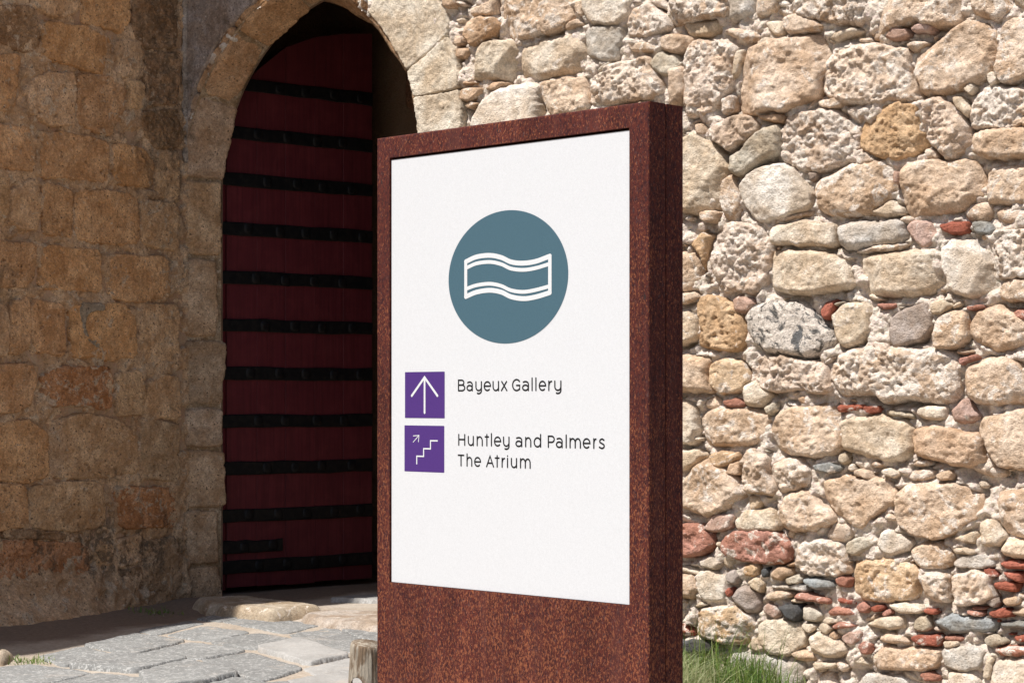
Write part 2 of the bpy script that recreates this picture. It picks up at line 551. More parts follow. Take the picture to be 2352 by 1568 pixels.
WALL_STONES = '''
aG 380,-60 545,-60 545,0 535,100 470,130 385,145
aC 0,-60 370,-60 365,100 240,130 60,140 0,170
aP 60,150 330,140 350,170 300,210 190,245 120,240
aT 310,190 400,180 560,210 595,235 570,280 470,285 390,250
dT 1890,240 2060,230 2165,250 2100,310 2040,360 1920,320
aC 140,280 330,262 432,310 400,420 405,540 330,665 230,775 90,790 75,640 85,440 70,400
aT -20,460 65,450 80,600 60,690 -20,720
aP 430,340 480,330 480,400 450,470 405,540 405,430
aT 520,330 690,260 960,235 1020,250 1040,330 1040,440 985,520 975,640 760,735 650,740 580,765 440,745 425,640 460,500 480,400
aC 1060,400 1110,340 1280,285 1540,310 1590,370 1595,480 1640,560 1635,660 1580,680 1400,690 1140,700 1000,620 1010,520
aT 970,680 1140,650 1140,715 1060,720 1000,710
aC 1140,720 1380,690 1370,740 1290,790 1240,830 1180,780
aY 1270,830 1340,750 1430,695 1560,690 1665,700 1675,850 1690,950 1600,1020 1490,1050 1350,1040 1260,990 1255,900
aC 720,900 760,790 840,735 1100,735 1160,790 1250,880 1250,980 1180,1050 1000,1130 880,1140 760,1100 715,1050
aT 1600,370 1800,270 1960,150 2110,150 2170,230 2180,380 2140,480 2030,560 1930,590 1800,625 1660,620 1610,480
aT 2200,240 2250,150 2500,60 2500,460 2260,540 2200,550 2165,470 2190,370
aC 2010,680 2080,590 2260,575 2500,600 2500,830 2210,850 1985,850 1990,750
aT 1990,880 2210,855 2500,845 2500,1010 2220,1060 2040,1030 1975,1000
aC 1690,680 1790,650 1880,700 1900,760 1970,860 1975,960 1900,1060 1820,1070 1740,970 1690,880 1685,780
aP 1870,645 1930,640 1995,730 1970,790 1900,720
aS 385,1050 470,990 560,890 700,825 725,880 715,1010 600,1090 460,1180 400,1140
aP -60,940 75,930 150,880 270,960 350,1050 380,1120 350,1230 300,1390 200,1410 110,1430 -60,1380
aT 140,830 200,815 240,870 245,915 170,905
aC 240,880 330,800 480,770 560,830 560,880 430,980 380,1000 290,940
aA 560,780 650,760 760,770 745,820 640,810
aW 450,1230 560,1140 730,1090 830,1170 920,1280 930,1370 760,1450 600,1490 540,1440 460,1340
aT 565,1475 760,1435 930,1395 925,1440 760,1475 620,1515
aT 330,1220 390,1160 435,1230 445,1380 410,1490 340,1480 315,1400
aT 180,1420 310,1410 300,1480 200,1475
aT 960,1210 1100,1150 1210,1090 1500,1080 1530,1130 1485,1180 1490,1290 1420,1350 1310,1440 1090,1450 980,1400 945,1300
aP 1320,1420 1460,1330 1530,1380 1535,1440 1420,1455
aT 1535,1110 1660,1080 1990,1080 2060,1120 2085,1290 1920,1400 1780,1420 1600,1450 1550,1380 1535,1240
aT 2110,1150 2160,1110 2500,1080 2500,1360 2110,1360 2090,1270
aN 1485,1140 1520,1150 1520,1230 1490,1220
aT 730,120 800,100 930,130 1010,165 1000,190 780,230 750,190
aC 670,80 800,20 980,-60 1270,-60 1285,80 1250,160 1060,155 940,120
aP 1030,255 1100,200 1200,185 1275,205 1180,235 1090,280
aT 1270,120 1400,20 1500,-60 1930,-60 1980,110 1900,175 1750,175 1600,130 1430,210 1340,260 1280,200
aT 1960,-60 2200,-60 2280,70 2190,125 2100,120 2010,95
aP 2260,-60 2480,-60 2480,50 2330,70 2280,40
aN 1415,260 1470,185 1570,190 1580,240 1500,265
aN 1595,190 1660,145 1740,175 1720,210 1620,215
aT 560,-60 700,-60 690,60 580,110 548,100
aP 620,150 700,130 740,200 720,240 680,240
aP 570,290 640,245 680,270 660,320 600,320
aC 1550,300 1650,270 1720,290 1620,350
aC 330,650 410,640 410,740 340,770
aP 2110,510 2150,480 2180,540 2130,580
aP 1940,600 2000,545 2030,580 2000,640
aU 900,1150 970,1150 960,1200 920,1210
aC 1690,990 1760,1010 1780,1060 1690,1060
aC 1230,1040 1290,1020 1350,1070 1250,1100
bC 280,150 390,100 520,95 580,130 655,180 660,270 640,380 630,500 550,580 440,555 220,545 200,510 245,420 240,260
bP 680,122 690,120 880,90 1080,105 1095,230 1060,255 880,245 700,250 655,240 655,150
bG 1095,130 1200,85 1330,95 1540,85 1550,190 1480,240 1320,255 1150,275 1105,230
bN 1560,130 1610,85 1720,85 1780,180 1740,230 1680,270 1630,230
bR 1775,100 1980,90 1982,160 1860,170 1790,155
bB 1988,90 2100,85 2155,140 2130,180 2010,175
bP 650,310 720,280 1000,290 1090,320 1155,360 1195,530 1080,555 960,570 690,555 645,520
bP 1165,340 1230,310 1500,295 1780,270 1785,400 1820,500 1700,560 1560,590 1280,580 1215,530 1168,430
bC 1200,290 1350,245 1590,230 1500,285 1300,305
bW 1792,260 1860,200 2000,230 2090,300 2130,390 2165,500 2160,560 2000,595 1900,580 1840,520 1805,420
bC 2130,250 2180,160 2500,130 2500,490 2230,465 2190,480 2170,420 2150,330
bT 2175,550 2230,475 2500,510 2500,620 2200,610
bY 155,640 220,580 330,600 385,640 440,710 480,800 490,900 430,950 300,945 220,920 165,920 190,800 150,700
bN 390,610 450,580 530,600 552,640 510,690 460,705 410,690
bM 500,720 560,650 680,620 810,620 930,670 1000,770 1055,820 1080,890 1000,960 880,985 660,970 560,920 500,830
bR 980,690 1020,620 1085,610 1090,670 1050,740 1000,740
bP 1060,730 1120,640 1220,620 1300,660 1310,760 1320,830 1250,900 1130,925 1085,860
bU 1470,740 1540,670 1690,640 1735,720 1738,800 1660,880 1500,930 1465,880
bT 1760,760 1820,700 1950,690 1960,760 1972,870 1890,930 1760,940 1748,850
bT 1990,770 2020,680 2160,655 2290,690 2400,770 2400,880 2160,950 2060,920 1990,860
bX 2255,680 2480,650 2480,770 2270,740
bX 1960,660 2060,650 2080,670 1980,685
bP 1730,640 1800,620 1870,650 1800,700 1745,705
bC 520,1090 560,1010 650,985 820,1020 1030,1050 1045,1130 1070,1210 1000,1235 800,1210 700,1230 540,1160
bC 1050,1050 1120,970 1340,930 1650,930 1830,960 1905,1010 1915,1180 1880,1280 1760,1305 1590,1280 1420,1290 1340,1240 1140,1260 1085,1190 1045,1120
bT 1935,1110 1960,1060 2080,1010 2220,1010 2320,1060 2380,1160 2380,1290 2170,1320 2030,1300 1960,1240
bX 1915,1000 2040,975 2060,1010 1960,1040 1925,1050
bT -60,960 80,980 235,1000 245,1120 265,1230 80,1220 -60,1215
bQ 250,1050 370,1000 470,1030 515,1130 470,1210 340,1240 265,1190
bP 480,1180 560,1150 660,1240 600,1320 490,1310
bX 335,1290 430,1265 480,1320 350,1330
bS 615,1330 690,1290 700,1350 650,1390
bT 155,1390 290,1335 560,1340 670,1400 620,1520 510,1590 220,1580 170,1480
bP -60,1290 75,1290 150,1330 145,1480 130,1568 -60,1575
bT 700,1370 880,1320 1085,1310 1108,1420 1120,1620 960,1655 700,1630 640,1500
bP 1115,1400 1430,1375 1600,1450 1600,1640 1500,1700 1280,1650 1135,1610
bR 1100,1320 1275,1310 1280,1345 1110,1360
bR 1285,1325 1390,1325 1400,1370 1290,1375
bS 1415,1350 1500,1350 1620,1380 1610,1410 1440,1385
bP 1630,1320 1830,1320 1838,1420 1760,1430 1640,1390
bN 1850,1350 1940,1265 2010,1350 2050,1390 1970,1450 1880,1440
bT 2070,1410 2180,1380 2500,1350 2500,1740 2170,1730 2120,1650 2075,1520
bA 1610,1490 1720,1450 1900,1480 2060,1530 2090,1680 2000,1730 1860,1710 1640,1660
bT -60,300 75,300 150,300 195,400 180,500 75,560 -60,560
bT -60,580 75,575 150,560 190,600 80,635 -60,640
bP -60,700 75,700 130,710 165,780 170,860 80,910 -60,915
bY 110,250 190,160 270,180 235,270 208,460 180,300
bC 1330,890 1450,890 1460,960 1400,985
bX 1355,645 1520,645 1440,670
cT 80,220 230,60 290,110 420,200 490,300 430,350 240,470 100,400 -60,380 -60,260
cP -60,20 80,20 150,15 200,50 150,100 80,140 -60,170
cQ 245,40 330,15 440,30 440,80 370,110 320,150 260,100
cA 350,170 400,95 455,90 460,180 380,180
cC 465,80 520,20 640,60 645,170 695,260 690,310 580,305 500,300 480,200
cC 655,130 700,85 850,70 920,150 900,240 820,285 740,300 700,240
cP 500,315 570,308 620,350 580,400 520,430
cT 720,400 745,320 900,275 1015,370 1095,450 1080,510 940,540 830,555 760,530 730,480
cT 1020,220 1130,195 1420,220 1498,290 1495,370 1380,420 1270,530 1180,500 1100,440 1055,380 1020,320
cT 1510,310 1560,240 1750,235 1920,240 2080,360 2090,420 1980,500 1880,560 1760,600 1600,570 1520,480
cT 2110,330 2200,260 2500,260 2500,620 2240,590 2150,450 2100,400
cB 930,110 1030,100 1140,130 1110,170 960,150
cT 1205,140 1290,140 1360,190 1340,220 1220,190
cT 1525,180 1600,150 1740,140 1755,185 1690,210 1560,205
cA 1760,180 1850,145 1890,165 1870,220 1790,220
cP 1400,140 1460,130 1520,170 1480,200 1410,180
cX -60,520 80,520 180,500 260,580 285,650 200,710 80,710 -60,715
cN 205,545 290,440 420,440 390,540 330,570
cX 340,650 380,570 500,548 640,555 720,580 800,650 780,750 700,775 500,760 440,740 350,700
cP 410,480 500,420 680,400 720,540 560,545 430,535
cW 160,830 240,815 340,860 370,950 340,1020 220,1020 180,950
cY 450,800 540,760 580,790 560,850 480,865
cU 360,840 420,805 452,860 430,915 380,900
cT 640,830 700,785 790,800 800,850 720,885 650,870
cK 600,810 630,795 640,850 610,865
cP 500,890 560,855 620,900 590,970 530,930
cU 395,985 430,930 480,915 560,960 585,1040 560,1095 490,1080 420,1040
cR 360,960 385,935 398,970 375,990
cK 700,1060 760,1035 840,1045 860,1100 830,1160 760,1140
cN 595,1060 640,1025 698,1060 712,1120 690,1150 610,1100
cS 862,1055 920,1050 1010,1110 990,1165 880,1150
cS 750,880 830,850 870,870 860,900 770,910
cG 640,920 850,905 900,955 660,940
cB 870,870 990,870 1080,900 1080,945 960,955 890,915
cX 1090,870 1140,845 1195,870 1185,935 1110,930
cX 800,990 850,960 1040,990 1065,1010 1055,1050 940,1035 820,1020
cR 1090,1005 1200,1010 1215,1050 1120,1030
cX 1040,1085 1100,1055 1180,1060 1235,1110 1140,1125 1050,1115
cX 1220,1060 1260,1030 1320,1060 1290,1100 1240,1095
cR 1330,1070 1390,1050 1420,1070 1370,1085
cX 1395,1110 1440,1080 1470,1095 1430,1120
cQ 1190,960 1210,760 1290,740 1420,725 1540,740 1655,830 1645,940 1560,1020 1400,1030 1260,1000
cC 840,700 860,640 1000,605 1110,640 1170,750 1175,830 1080,850 900,840 830,780
cS 1150,640 1250,590 1340,600 1350,650 1220,710 1160,710
cW 1370,640 1400,560 1500,560 1610,630 1570,680 1470,710 1390,690
cT 1580,685 1650,630 1800,620 1880,720 1870,770 1760,800 1670,810 1610,760
cP 1880,600 2030,550 2035,640 1930,620
cP 2050,500 2100,460 2160,480 2230,580 2180,650 2070,660
cT 2185,680 2260,610 2480,620 2480,735 2230,720
cG 1880,760 1940,720 2080,715 2150,750 2140,790 1990,805 1890,790
cR 2165,770 2230,755 2480,760 2480,810 2230,800
cR 2190,825 2330,830 2345,910 2250,880
cR 2085,815 2130,810 2185,855 2120,850
cR 2135,895 2290,900 2305,960 2160,945
cC 1680,850 1780,830 1850,850 1845,920 1855,1020 1760,1030 1690,960
cC 1870,850 2020,815 2110,850 2130,940 2150,1000 2050,1030 1900,1040 1880,960
cU 2100,1030 2150,1003 2178,1030 2160,1070
cT 2190,1010 2310,990 2320,1040 2230,1055
cP 1420,1040 1550,1030 1660,1050 1690,1085 1600,1110 1500,1095
cR 1690,1080 1765,1085 1760,1105 1700,1100
cX 1990,1060 2090,1060 2085,1080 2000,1080
cX 1970,1085 2085,1100 2070,1120 2000,1110
cR 2115,1100 2180,1075 2275,1090 2270,1130 2150,1125
cB 1730,1150 1850,1115 2050,1130 2170,1160 2150,1215 1900,1240 1780,1200
cB 2180,1160 2480,1150 2480,1215 2200,1205
cS 1610,1170 1640,1120 1710,1120 1730,1200 1690,1230 1615,1215
cP 1265,1180 1400,1120 1540,1120 1550,1200 1480,1215 1330,1190
cX 1070,1190 1130,1160 1230,1180 1210,1200 1100,1205
cP 1010,1150 1060,1120 1110,1150 1100,1175 1020,1170
cP 870,1180 960,1185 920,1230 880,1210
cP 990,1200 1020,1170 1060,1200 1030,1240
cN 1130,1270 1180,1230 1270,1225 1260,1280 1210,1320 1150,1300
cA 1040,1250 1080,1220 1110,1240 1095,1275
cX 1245,1320 1290,1280 1335,1310 1320,1365 1280,1370
cT 1370,1270 1430,1235 1540,1250 1590,1310 1500,1310 1400,1290
cR 1595,1260 1690,1245 1795,1265 1780,1320 1640,1315
cX 1810,1260 1880,1255 1955,1270 1930,1285 1830,1280
cS 2080,1270 2150,1240 2250,1290 2200,1320 2110,1320
cR 2265,1250 2480,1235 2480,1290 2290,1290
cX 2150,1330 2200,1315 2480,1330 2480,1390 2200,1390 2150,1370
cT 1350,1360 1420,1330 1600,1340 1790,1340 1788,1450 1680,1490 1550,1480 1340,1460
cG 1810,1345 1960,1320 2100,1350 2060,1460 1950,1485 1830,1460
cP 1810,1290 1920,1287 1925,1320 1830,1335
cQ 135,1200 170,1090 320,1040 420,1060 520,1130 550,1190 500,1310 330,1300 160,1240
cP 565,1170 700,1150 860,1170 890,1260 860,1330 740,1390 640,1370 565,1300
cP 500,1310 540,1250 618,1340 580,1360 505,1345
cP 900,1260 1000,1220 1180,1350 1060,1410 920,1350
cK -60,1285 80,1290 150,1280 270,1310 260,1360 80,1355 -60,1355
cT -60,850 80,850 140,850 165,940 130,1000 80,990 -60,990
cP 150,1050 190,1020 240,1045 170,1065
cP 1190,1400 1250,1360 1330,1450 1220,1440
cP 940,1430 1100,1430 1100,1460 960,1480
cW 2140,1460 2200,1400 2480,1420 2480,1700 2130,1680
cW 1850,1490 2000,1505 2055,1545 2050,1660 1840,1660
cP 2065,1530 2110,1370 2150,1400 2120,1545
cX 1660,1510 1720,1490 1785,1520 1780,1550 1690,1550
cG 1220,1580 1300,1520 1500,1520 1640,1570 1680,1680 1220,1680
cT 610,975 700,948 800,972 770,1000 640,1020
cW 180,745 260,720 330,770 290,808 200,790
cP 1870,672 1960,655 2060,700 1900,710
cG 380,1360 600,1380 860,1440 880,1600 640,1640 380,1600
dA 610,150 690,115 800,120 820,180 780,240 650,300 610,250
dA 540,320 600,320 630,340 610,385 545,385
dA 545,250 590,240 600,300 545,310
dV 610,370 660,295 900,280 960,320 955,430 905,540 780,520 700,545 605,500
dP 985,330 1100,270 1300,210 1390,250 1405,350 1400,450 1250,490 1080,530 965,500
dT 825,-60 1340,-60 1340,100 1250,200 1040,250 930,265 835,205 815,100
dW 1415,-60 1735,-60 1700,90 1620,160 1450,160 1410,80
dG 1410,200 1650,172 1655,290 1620,390 1540,410 1420,370
dC 1745,60 1830,30 1960,100 1980,190 1880,220 1700,250 1695,160
dT 1680,270 1870,290 1890,335 1720,350
dS 1850,430 1900,350 2020,370 2050,440 1980,520 1900,480
dC 1440,520 1600,430 1830,380 1900,500 1930,620 1860,660 1600,700 1440,700
dT 1130,560 1240,540 1400,510 1420,600 1435,700 1380,760 1190,780 1130,640
dW 650,790 740,640 880,565 1060,560 1100,620 1095,760 1100,900 900,960 640,930
dA 590,590 730,575 740,610 690,670 590,680
dA 610,700 680,685 720,690 640,730
dA 745,600 810,555 895,548 880,565 790,610
dT 630,60 720,30 810,-20 805,100 640,110
dA 460,-60 540,-60 540,40 480,50
dA 590,545 690,542 740,565 600,570
dT 1260,180 1350,120 1400,160 1280,205
dT 1345,10 1400,0 1400,110 1350,90
dT 1430,720 1600,715 1850,680 1960,700 1900,900 1430,900
'''
VOUSSOIRS = '''
dV -40,80 15,0 15,-90 440,-90 440,0 470,60 500,150 490,232 340,372 225,470 150,330 60,190
dV 232,480 343,388 498,248 540,330 558,420 572,585 400,625 275,642 255,560
dV 275,655 400,640 575,600 590,720 590,850 560,960 310,975 290,760
dV 312,990 560,972 594,985 600,1250 330,1260
dV 330,1275 600,1265 604,1560 340,1580
dV 342,1595 604,1575 606,1900 350,1920
dV 350,1935 606,1915 608,2250 355,2270
dV 355,2285 608,2265 612,2620 360,2650
dV 360,2665 612,2640 616,3000 362,3030
dV 362,3045 616,3020 620,3400 362,3400
dV 362,3415 620,3415 624,3760 362,3760
'''

wall = thing('rubble_wall', 'sunlit wall of rough cream and tan rubble stones with red brick chips in pale mortar', 'wall', tuple(CORNER))


def parse(txt):
    out = []
    for ln in txt.strip().splitlines():
        k, *pts = ln.split()
        out.append((k[0], k[1], [view_pt(k[0], *map(float, q.split(','))) for q in pts]))
    return out


STONE_POLYS = [(k, [on_wall(*p) for p in pts]) for v, k, pts in parse(WALL_STONES)]
VOUSSOIR_POLYS = [(k, [on_wall(*p) for p in pts]) for v, k, pts in parse(VOUSSOIRS)]

# arch: front arris (depth 0) and rear arris
AC, AH, AZ, AR = 0.985, 1.015, 2.72, 1.30         # centre, half span, springing height, radius
BC, BH, BZ, BR = 0.985, 0.90, 2.72, 1.22


def arch_pts(c, hw, z0, R, n=40, base=-0.25):
    """from the left base over the apex to the right base"""
    off = R - hw
    zap = math.sqrt(R * R - off * off)
    th = math.atan2(zap, off)
    zs = np.linspace(base, z0, n // 2, endpoint=False)
    L = [(c - hw, z) for z in zs]
    A_ = [(c + off - R * math.cos(a), z0 + R * math.sin(a)) for a in np.linspace(0, th, n)]
    left = L + A_
    right = [(2 * c - s, z) for s, z in left[::-1]][1:]
    return np.array(left + right)


FRONT = arch_pts(AC, AH, AZ, AR)
REAR = arch_pts(BC, BH, BZ, BR)


def in_poly(P, x, y):
    P = np.asarray(P)
    inside = np.zeros(np.shape(x), bool)
    j = len(P) - 1
    for i in range(len(P)):
        xi, yi = P[i]; xj, yj = P[j]
        if yi != yj:
            c = ((yi > y) != (yj > y)) & (x < (xj - xi) * (y - yi) / (yj - yi) + xi)
            inside ^= c
        j = i
    return inside


# occupancy raster of the wall face, 1 cm cells
GS, GZ0 = 0.01, -0.4
gs = np.arange(-0.3, 7.6, GS); gz = np.arange(GZ0, 5.0, GS)
OCC = np.zeros((len(gz), len(gs)), bool)


def occ_mark(poly, arr=None):
    P = np.asarray(poly)
    i0, i1 = np.searchsorted(gs, [P[:, 0].min(), P[:, 0].max()])
    k0, k1 = np.searchsorted(gz, [P[:, 1].min(), P[:, 1].max()])
    if i1 <= i0 or k1 <= k0:
        return 0, 1
    X, Y = np.meshgrid(gs[i0:i1], gz[k0:k1])
    ins = in_poly(P, X, Y)
    tot = max(1, ins.sum())
    hit = (OCC[k0:k1, i0:i1] & ins).sum()
    if arr is None:
        OCC[k0:k1, i0:i1] |= ins
    return hit, tot


occ_mark(FRONT)
OCC[:, :24] = True                              # left of the corner
for k, P in STONE_POLYS + VOUSSOIR_POLYS:
    occ_mark(P)

ROUGHS = {'C': (0.019, 0.007, 0.5), 'Q': (0.011, 0.010, 0.6), 'Y': (0.012, 0.014, 0.6), 'A': (0.010, 0.008, 0.7), 'M': (0.008, 0.0, 0.5), 'K': (0.004, 0.0, 0.5),
          'U': (0.004, 0.0, 0.5), 'W': (0.006, 0.003, 0.6), 'P': (0.008, 0.005, 0.7), 'G': (0.007, 0.003, 0.6), 'R': (0.005, 0.003, 0.5),
          'X': (0.009, 0.008, 0.5), 'B': (0.009, 0.006, 0.6), 'N': (0.007, 0.005, 0.6)}
n_st = 0
for i, (k, P) in enumerate(STONE_POLYS):
    P = np.array(P)
    ext = (P.max(0) - P.min(0))
    size = float(np.sqrt(abs(area2(P))))
    ro, pi_, fa = ROUGHS.get(k, (0.011, 0.004, 1.0))
    sc = min(1.0, size / 0.22)
    rg = np.random.default_rng(100 + i)
    H = rg.uniform(0.004, 0.046) * (0.4 + 0.6 * sc)
    nm = 'brick' if k == 'R' else 'stone'
    o = stone_obj(nm, P, WALL_MAP, M_STONE, wall, tint(k, rg), H=H, D=0.09, w=min(0.034, 0.24 * size) * rg.uniform(0.5, 1.4), soft=1 if size > 0.12 else 2, cut=rg.uniform(0.08, 0.17), crust={'C': 0.022, 'T': 0.0075, 'Q': 0.011, 'Y': 0.014, 'X': 0.012, 'P': 0.005}.get(k, 0.004) * (0.4 + 0.6 * sc),
                  rough=ro * (0.45 + 0.55 * sc), facet=fa * rg.uniform(0.5, 1.4), pits=pi_ * sc, edge=0.012 * (0.5 + 0.5 * sc), sp=0.0066,
                  seed=i * 7 + 1, tilt=0.07, grow=0.015 if size > 0.12 else 0.007)
    n_st += 1

def joined(name, parent, mat):
    V = np.concatenate(stuffV)
    me = mesh_np(name, V - rel(parent), np.concatenate(stuffQ))
    at = me.color_attributes.new('tint', 'FLOAT_COLOR', 'POINT')
    at.data.foreach_set('color', np.concatenate(stuffC).astype(np.float32).ravel())
    o = link(name, me, mat, parent)
    return tag(o, kind='stuff')


# stones hidden behind the sign and beyond the frame: one joined part
stuffV, stuffQ, stuffC, stuffN = [], [], [], []
nv = 0
z = -0.25
row = 0
while z < 4.75:
    hh = rng.uniform(0.15, 0.30)
    s = rng.uniform(-0.2, 0.2)
    while s < 7.4:
        ww = rng.uniform(0.2, 0.5)
        g = 0.012
        q = np.array([(s + g, z + g), (s + ww * 0.5, z + g * 0.4), (s + ww - g, z + g), (s + ww - g * 0.7, z + hh / 2), (s + ww - g, z + hh - g), (s + ww * 0.5, z + hh - g * 0.6),
                      (s + g, z + hh - g), (s + g * 0.6, z + hh / 2)]) + rng.normal(0, 0.014, (8, 2))
        hit, tot = occ_mark(q, arr=1)
        if hit <= 0.02 * tot and q[:, 0].min() > 0.02:
            rg = np.random.default_rng(20000 + row)
            k = 'TTTPPCCCWY'[rg.integers(10)]
            A, h, Q = stone_field(q, H=rg.uniform(0, 0.03), D=0.08, w=0.04, rough=0.009, facet=0.6, pits=0.006, edge=0.008, sp=0.018, seed=30000 + row)
            V = WALL_MAP(A, h)
            stuffV.append(V); stuffQ.append(Q + nv); nv += len(V)
            stuffC.append(np.tile(tint(k, rg), (len(V), 1)))
            occ_mark(q)
        row += 1
        s += ww
    z += hh
joined('covered_rubble_stones', wall, M_STONE_MASS)

# small stones wedged into the joints that the outlines leave open
chips = []
cand = 0
for r0, r1, tries in ((0.05, 0.085, 2500), (0.03, 0.05, 1600), (0.016, 0.03, 1100), (0.009, 0.016, 600)):
    for _ in range(tries):
        s = rng.uniform(0.0, 6.6); z = rng.uniform(-0.3, 4.35)
        r = rng.uniform(r0, r1)
        ax = rng.uniform(1.0, 1.9)
        a = rng.normal(0, 0.35)
        th = np.linspace(0, 2 * math.pi, 9, endpoint=False)
        q = np.stack([np.cos(th) * r * ax, np.sin(th) * r / ax * 1.1], 1) * rng.uniform(0.8, 1.15, (9, 1))
        q = q @ np.array([[math.cos(a), math.sin(a)], [-math.sin(a), math.cos(a)]]) + [s, z]
        hit, tot = occ_mark(q, arr=1)
        if hit <= (0.14 if r > 0.03 else 0.25) * tot:
            chips.append((r, q)); occ_mark(q)
chips.sort(key=lambda c: -c[0])
hidden_s = lambda q: False
kinds = 'TTPPPPCCCCCCAWWUSTTPPCCR'
n_single = max(0, 292 - n_st)
stuffV, stuffQ, stuffC, stuffN = [], [], [], []
nv = 0
for i, (r, q) in enumerate(chips):
    rg = np.random.default_rng(5000 + i)
    k = kinds[rg.integers(len(kinds))]
    if k == 'R' and q[:, 1].mean() > 1.0:
        k = 'T'
    kw = dict(H=rg.uniform(-0.026, 0.010), D=0.075, w=r * 0.6, rough=0.25 * 0.02 * min(1, r / 0.03), facet=0.6, pits=0.0, edge=min(0.007, r * 0.25),
              sp=0.0066 if r > 0.03 else 0.0045, seed=9000 + i, tilt=0.12)
    if i < n_single:
        stone_obj('stone', q, WALL_MAP, M_STONE, wall, tint(k, rg), **kw)
    else:
        A, h, Q = stone_field(q, **kw)
        V = WALL_MAP(A, h)
        stuffV.append(V); stuffQ.append(Q + nv); nv += len(V)
        stuffC.append(np.tile(tint(k, rg), (len(V), 1)))


joined('small_wedge_stones', wall, M_STONE_MASS)

# mortar bed: a lumpy sheet with the opening left out
ds = 0.0085
ss = np.arange(-0.04, 7.5, ds); zz = np.arange(-0.35, 4.9, ds)
S, Z = np.meshgrid(ss, zz)
hm = -0.012 + 0.030 * fbm(S, Z, 2.2, 3, 71) + 0.026 * fbm(S, Z, 10, 3, 72) + 0.016 * fbm(S, Z, 26, 2, 73, 0.7) + 0.007 * ridged(S, Z, 20, 2, 74)
hm = hm + 0.022 * (np.abs(gnoise(S * 16, Z * 16, 78)) + 0.6 * np.abs(gnoise(S * 33, Z * 33, 79)) - 0.5)
hm = hm - 0.042 * sstep(0.0, 0.5, gnoise(S * 5 + 3, Z * 7, 75) + 0.4 * gnoise(S * 13, Z * 17, 76))
# hollows under and beside the stones, where the mortar has washed out
und = np.zeros(OCC.shape, float)
for k_ in range(1, 5):
    und[:-k_, :] = np.maximum(und[:-k_, :], OCC[k_:, :] * (1.0 - 0.15 * k_))
    und[:, k_:] = np.maximum(und[:, k_:], OCC[:, :-k_] * (0.75 - 0.15 * k_))
ii = np.clip(((Z - GZ0) / GS).round().astype(int), 0, OCC.shape[0] - 1); jj = np.clip(((S + 0.3) / GS).round().astype(int), 0, OCC.shape[1] - 1)
hm = hm - 0.052 * und[ii, jj] * sstep(-0.35, 0.25, gnoise(S * 4.5, Z * 5.5, 83) + 0.4 * gnoise(S * 15, Z * 15, 84))
hm = np.where(S < 0.045, np.maximum(hm, -0.01), hm)
V = WALL_MAP(np.stack([S.ravel(), Z.ravel()], 1), hm.ravel())
nz, ns = S.shape
idx = np.arange(nz * ns).reshape(nz, ns)
Q = np.stack([idx[:-1, :-1].ravel(), idx[:-1, 1:].ravel(), idx[1:, 1:].ravel(), idx[1:, :-1].ravel()], 1)
fr = FRONT.copy()
fr[:, 0] = AC + (fr[:, 0] - AC) * 1.015
inside = in_poly(fr, S, Z)
kill = inside.ravel()[Q].all(1)
link('mortar', mesh_np('mortar', V - CORNER, Q[~kill]), M_MORTAR, wall)


def box_mesh(name, lo, hi, fmap3):
    V = np.array([[x, y, z] for z in (lo[2], hi[2]) for y in (lo[1], hi[1]) for x in (lo[0], hi[0])], float)
    F = [(0, 2, 3, 1), (4, 5, 7, 6), (0, 1, 5, 4), (2, 6, 7, 3), (0, 4, 6, 2), (1, 3, 7, 5)]
    return mesh_np(name, fmap3(V), F, smooth=False)


# wall core: keeps the wall thick (above, beside and behind the face)
w3 = lambda V: V[:, :1] * ES - V[:, 1:2] * NR + V[:, 2:3] * UP
link('wall_core', box_mesh('wall_core', (2.75, 0.10, -0.5), (7.6, 0.9, 4.9), w3), M_MORTAR, wall)
link('wall_top', box_mesh('wall_top', (0.06, 0.02, 4.86), (7.6, 0.9, 6.2), w3), M_MORTAR, wall)

# ------------------------------------------------------------------ arched gateway in the rubble wall
gate = thing('stone_gateway', 'pointed stone arch of smooth pale voussoirs with worn brown jamb beside the shaded wall', 'archway', tuple(CORNER))
for i, (k, P) in enumerate(VOUSSOIR_POLYS):
    rg = np.random.default_rng(700 + i)
    stone_obj('voussoir', P, WALL_MAP, M_STONE, gate, tint('V', rg, 0.03), H=0.012 + 0.004 * rg.uniform(-1, 1), D=0.06, w=0.007, rough=0.0055, facet=0.08, crust=0.005,
              pits=0.004, edge=0.005, sp=0.0068, seed=700 + i, tilt=0.01, soft=1, cut=0.05, grow=0.007)

fseg = np.r_[0, np.cumsum(np.linalg.norm(np.diff(FRONT, axis=0), axis=1))]
DEP = 0.25
tang = np.gradient(FRONT, axis=0)
tang /= np.linalg.norm(tang, axis=1)[:, None]
fnorm = np.stack([tang[:, 1], -tang[:, 0]], 1)          # towards the opening


def REVEAL_MAP(A, h):
    u, v = A[:, 0], A[:, 1]
    f = np.stack([np.interp(u, fseg, FRONT[:, i]) for i in (0, 1)], 1)
    r = np.stack([np.interp(u, fseg, REAR[:, i]) for i in (0, 1)], 1)
    n = np.stack([np.interp(u, fseg, fnorm[:, i]) for i in (0, 1)], 1)
    n /= np.linalg.norm(n, axis=1)[:, None]
    k = np.clip(v / DEP, -0.2, 1.2)[:, None]
    p = f * (1 - k) + r * k + n * h[:, None]
    return CORNER + p[:, :1] * ES + p[:, 1:2] * UP - v[:, None] * NR


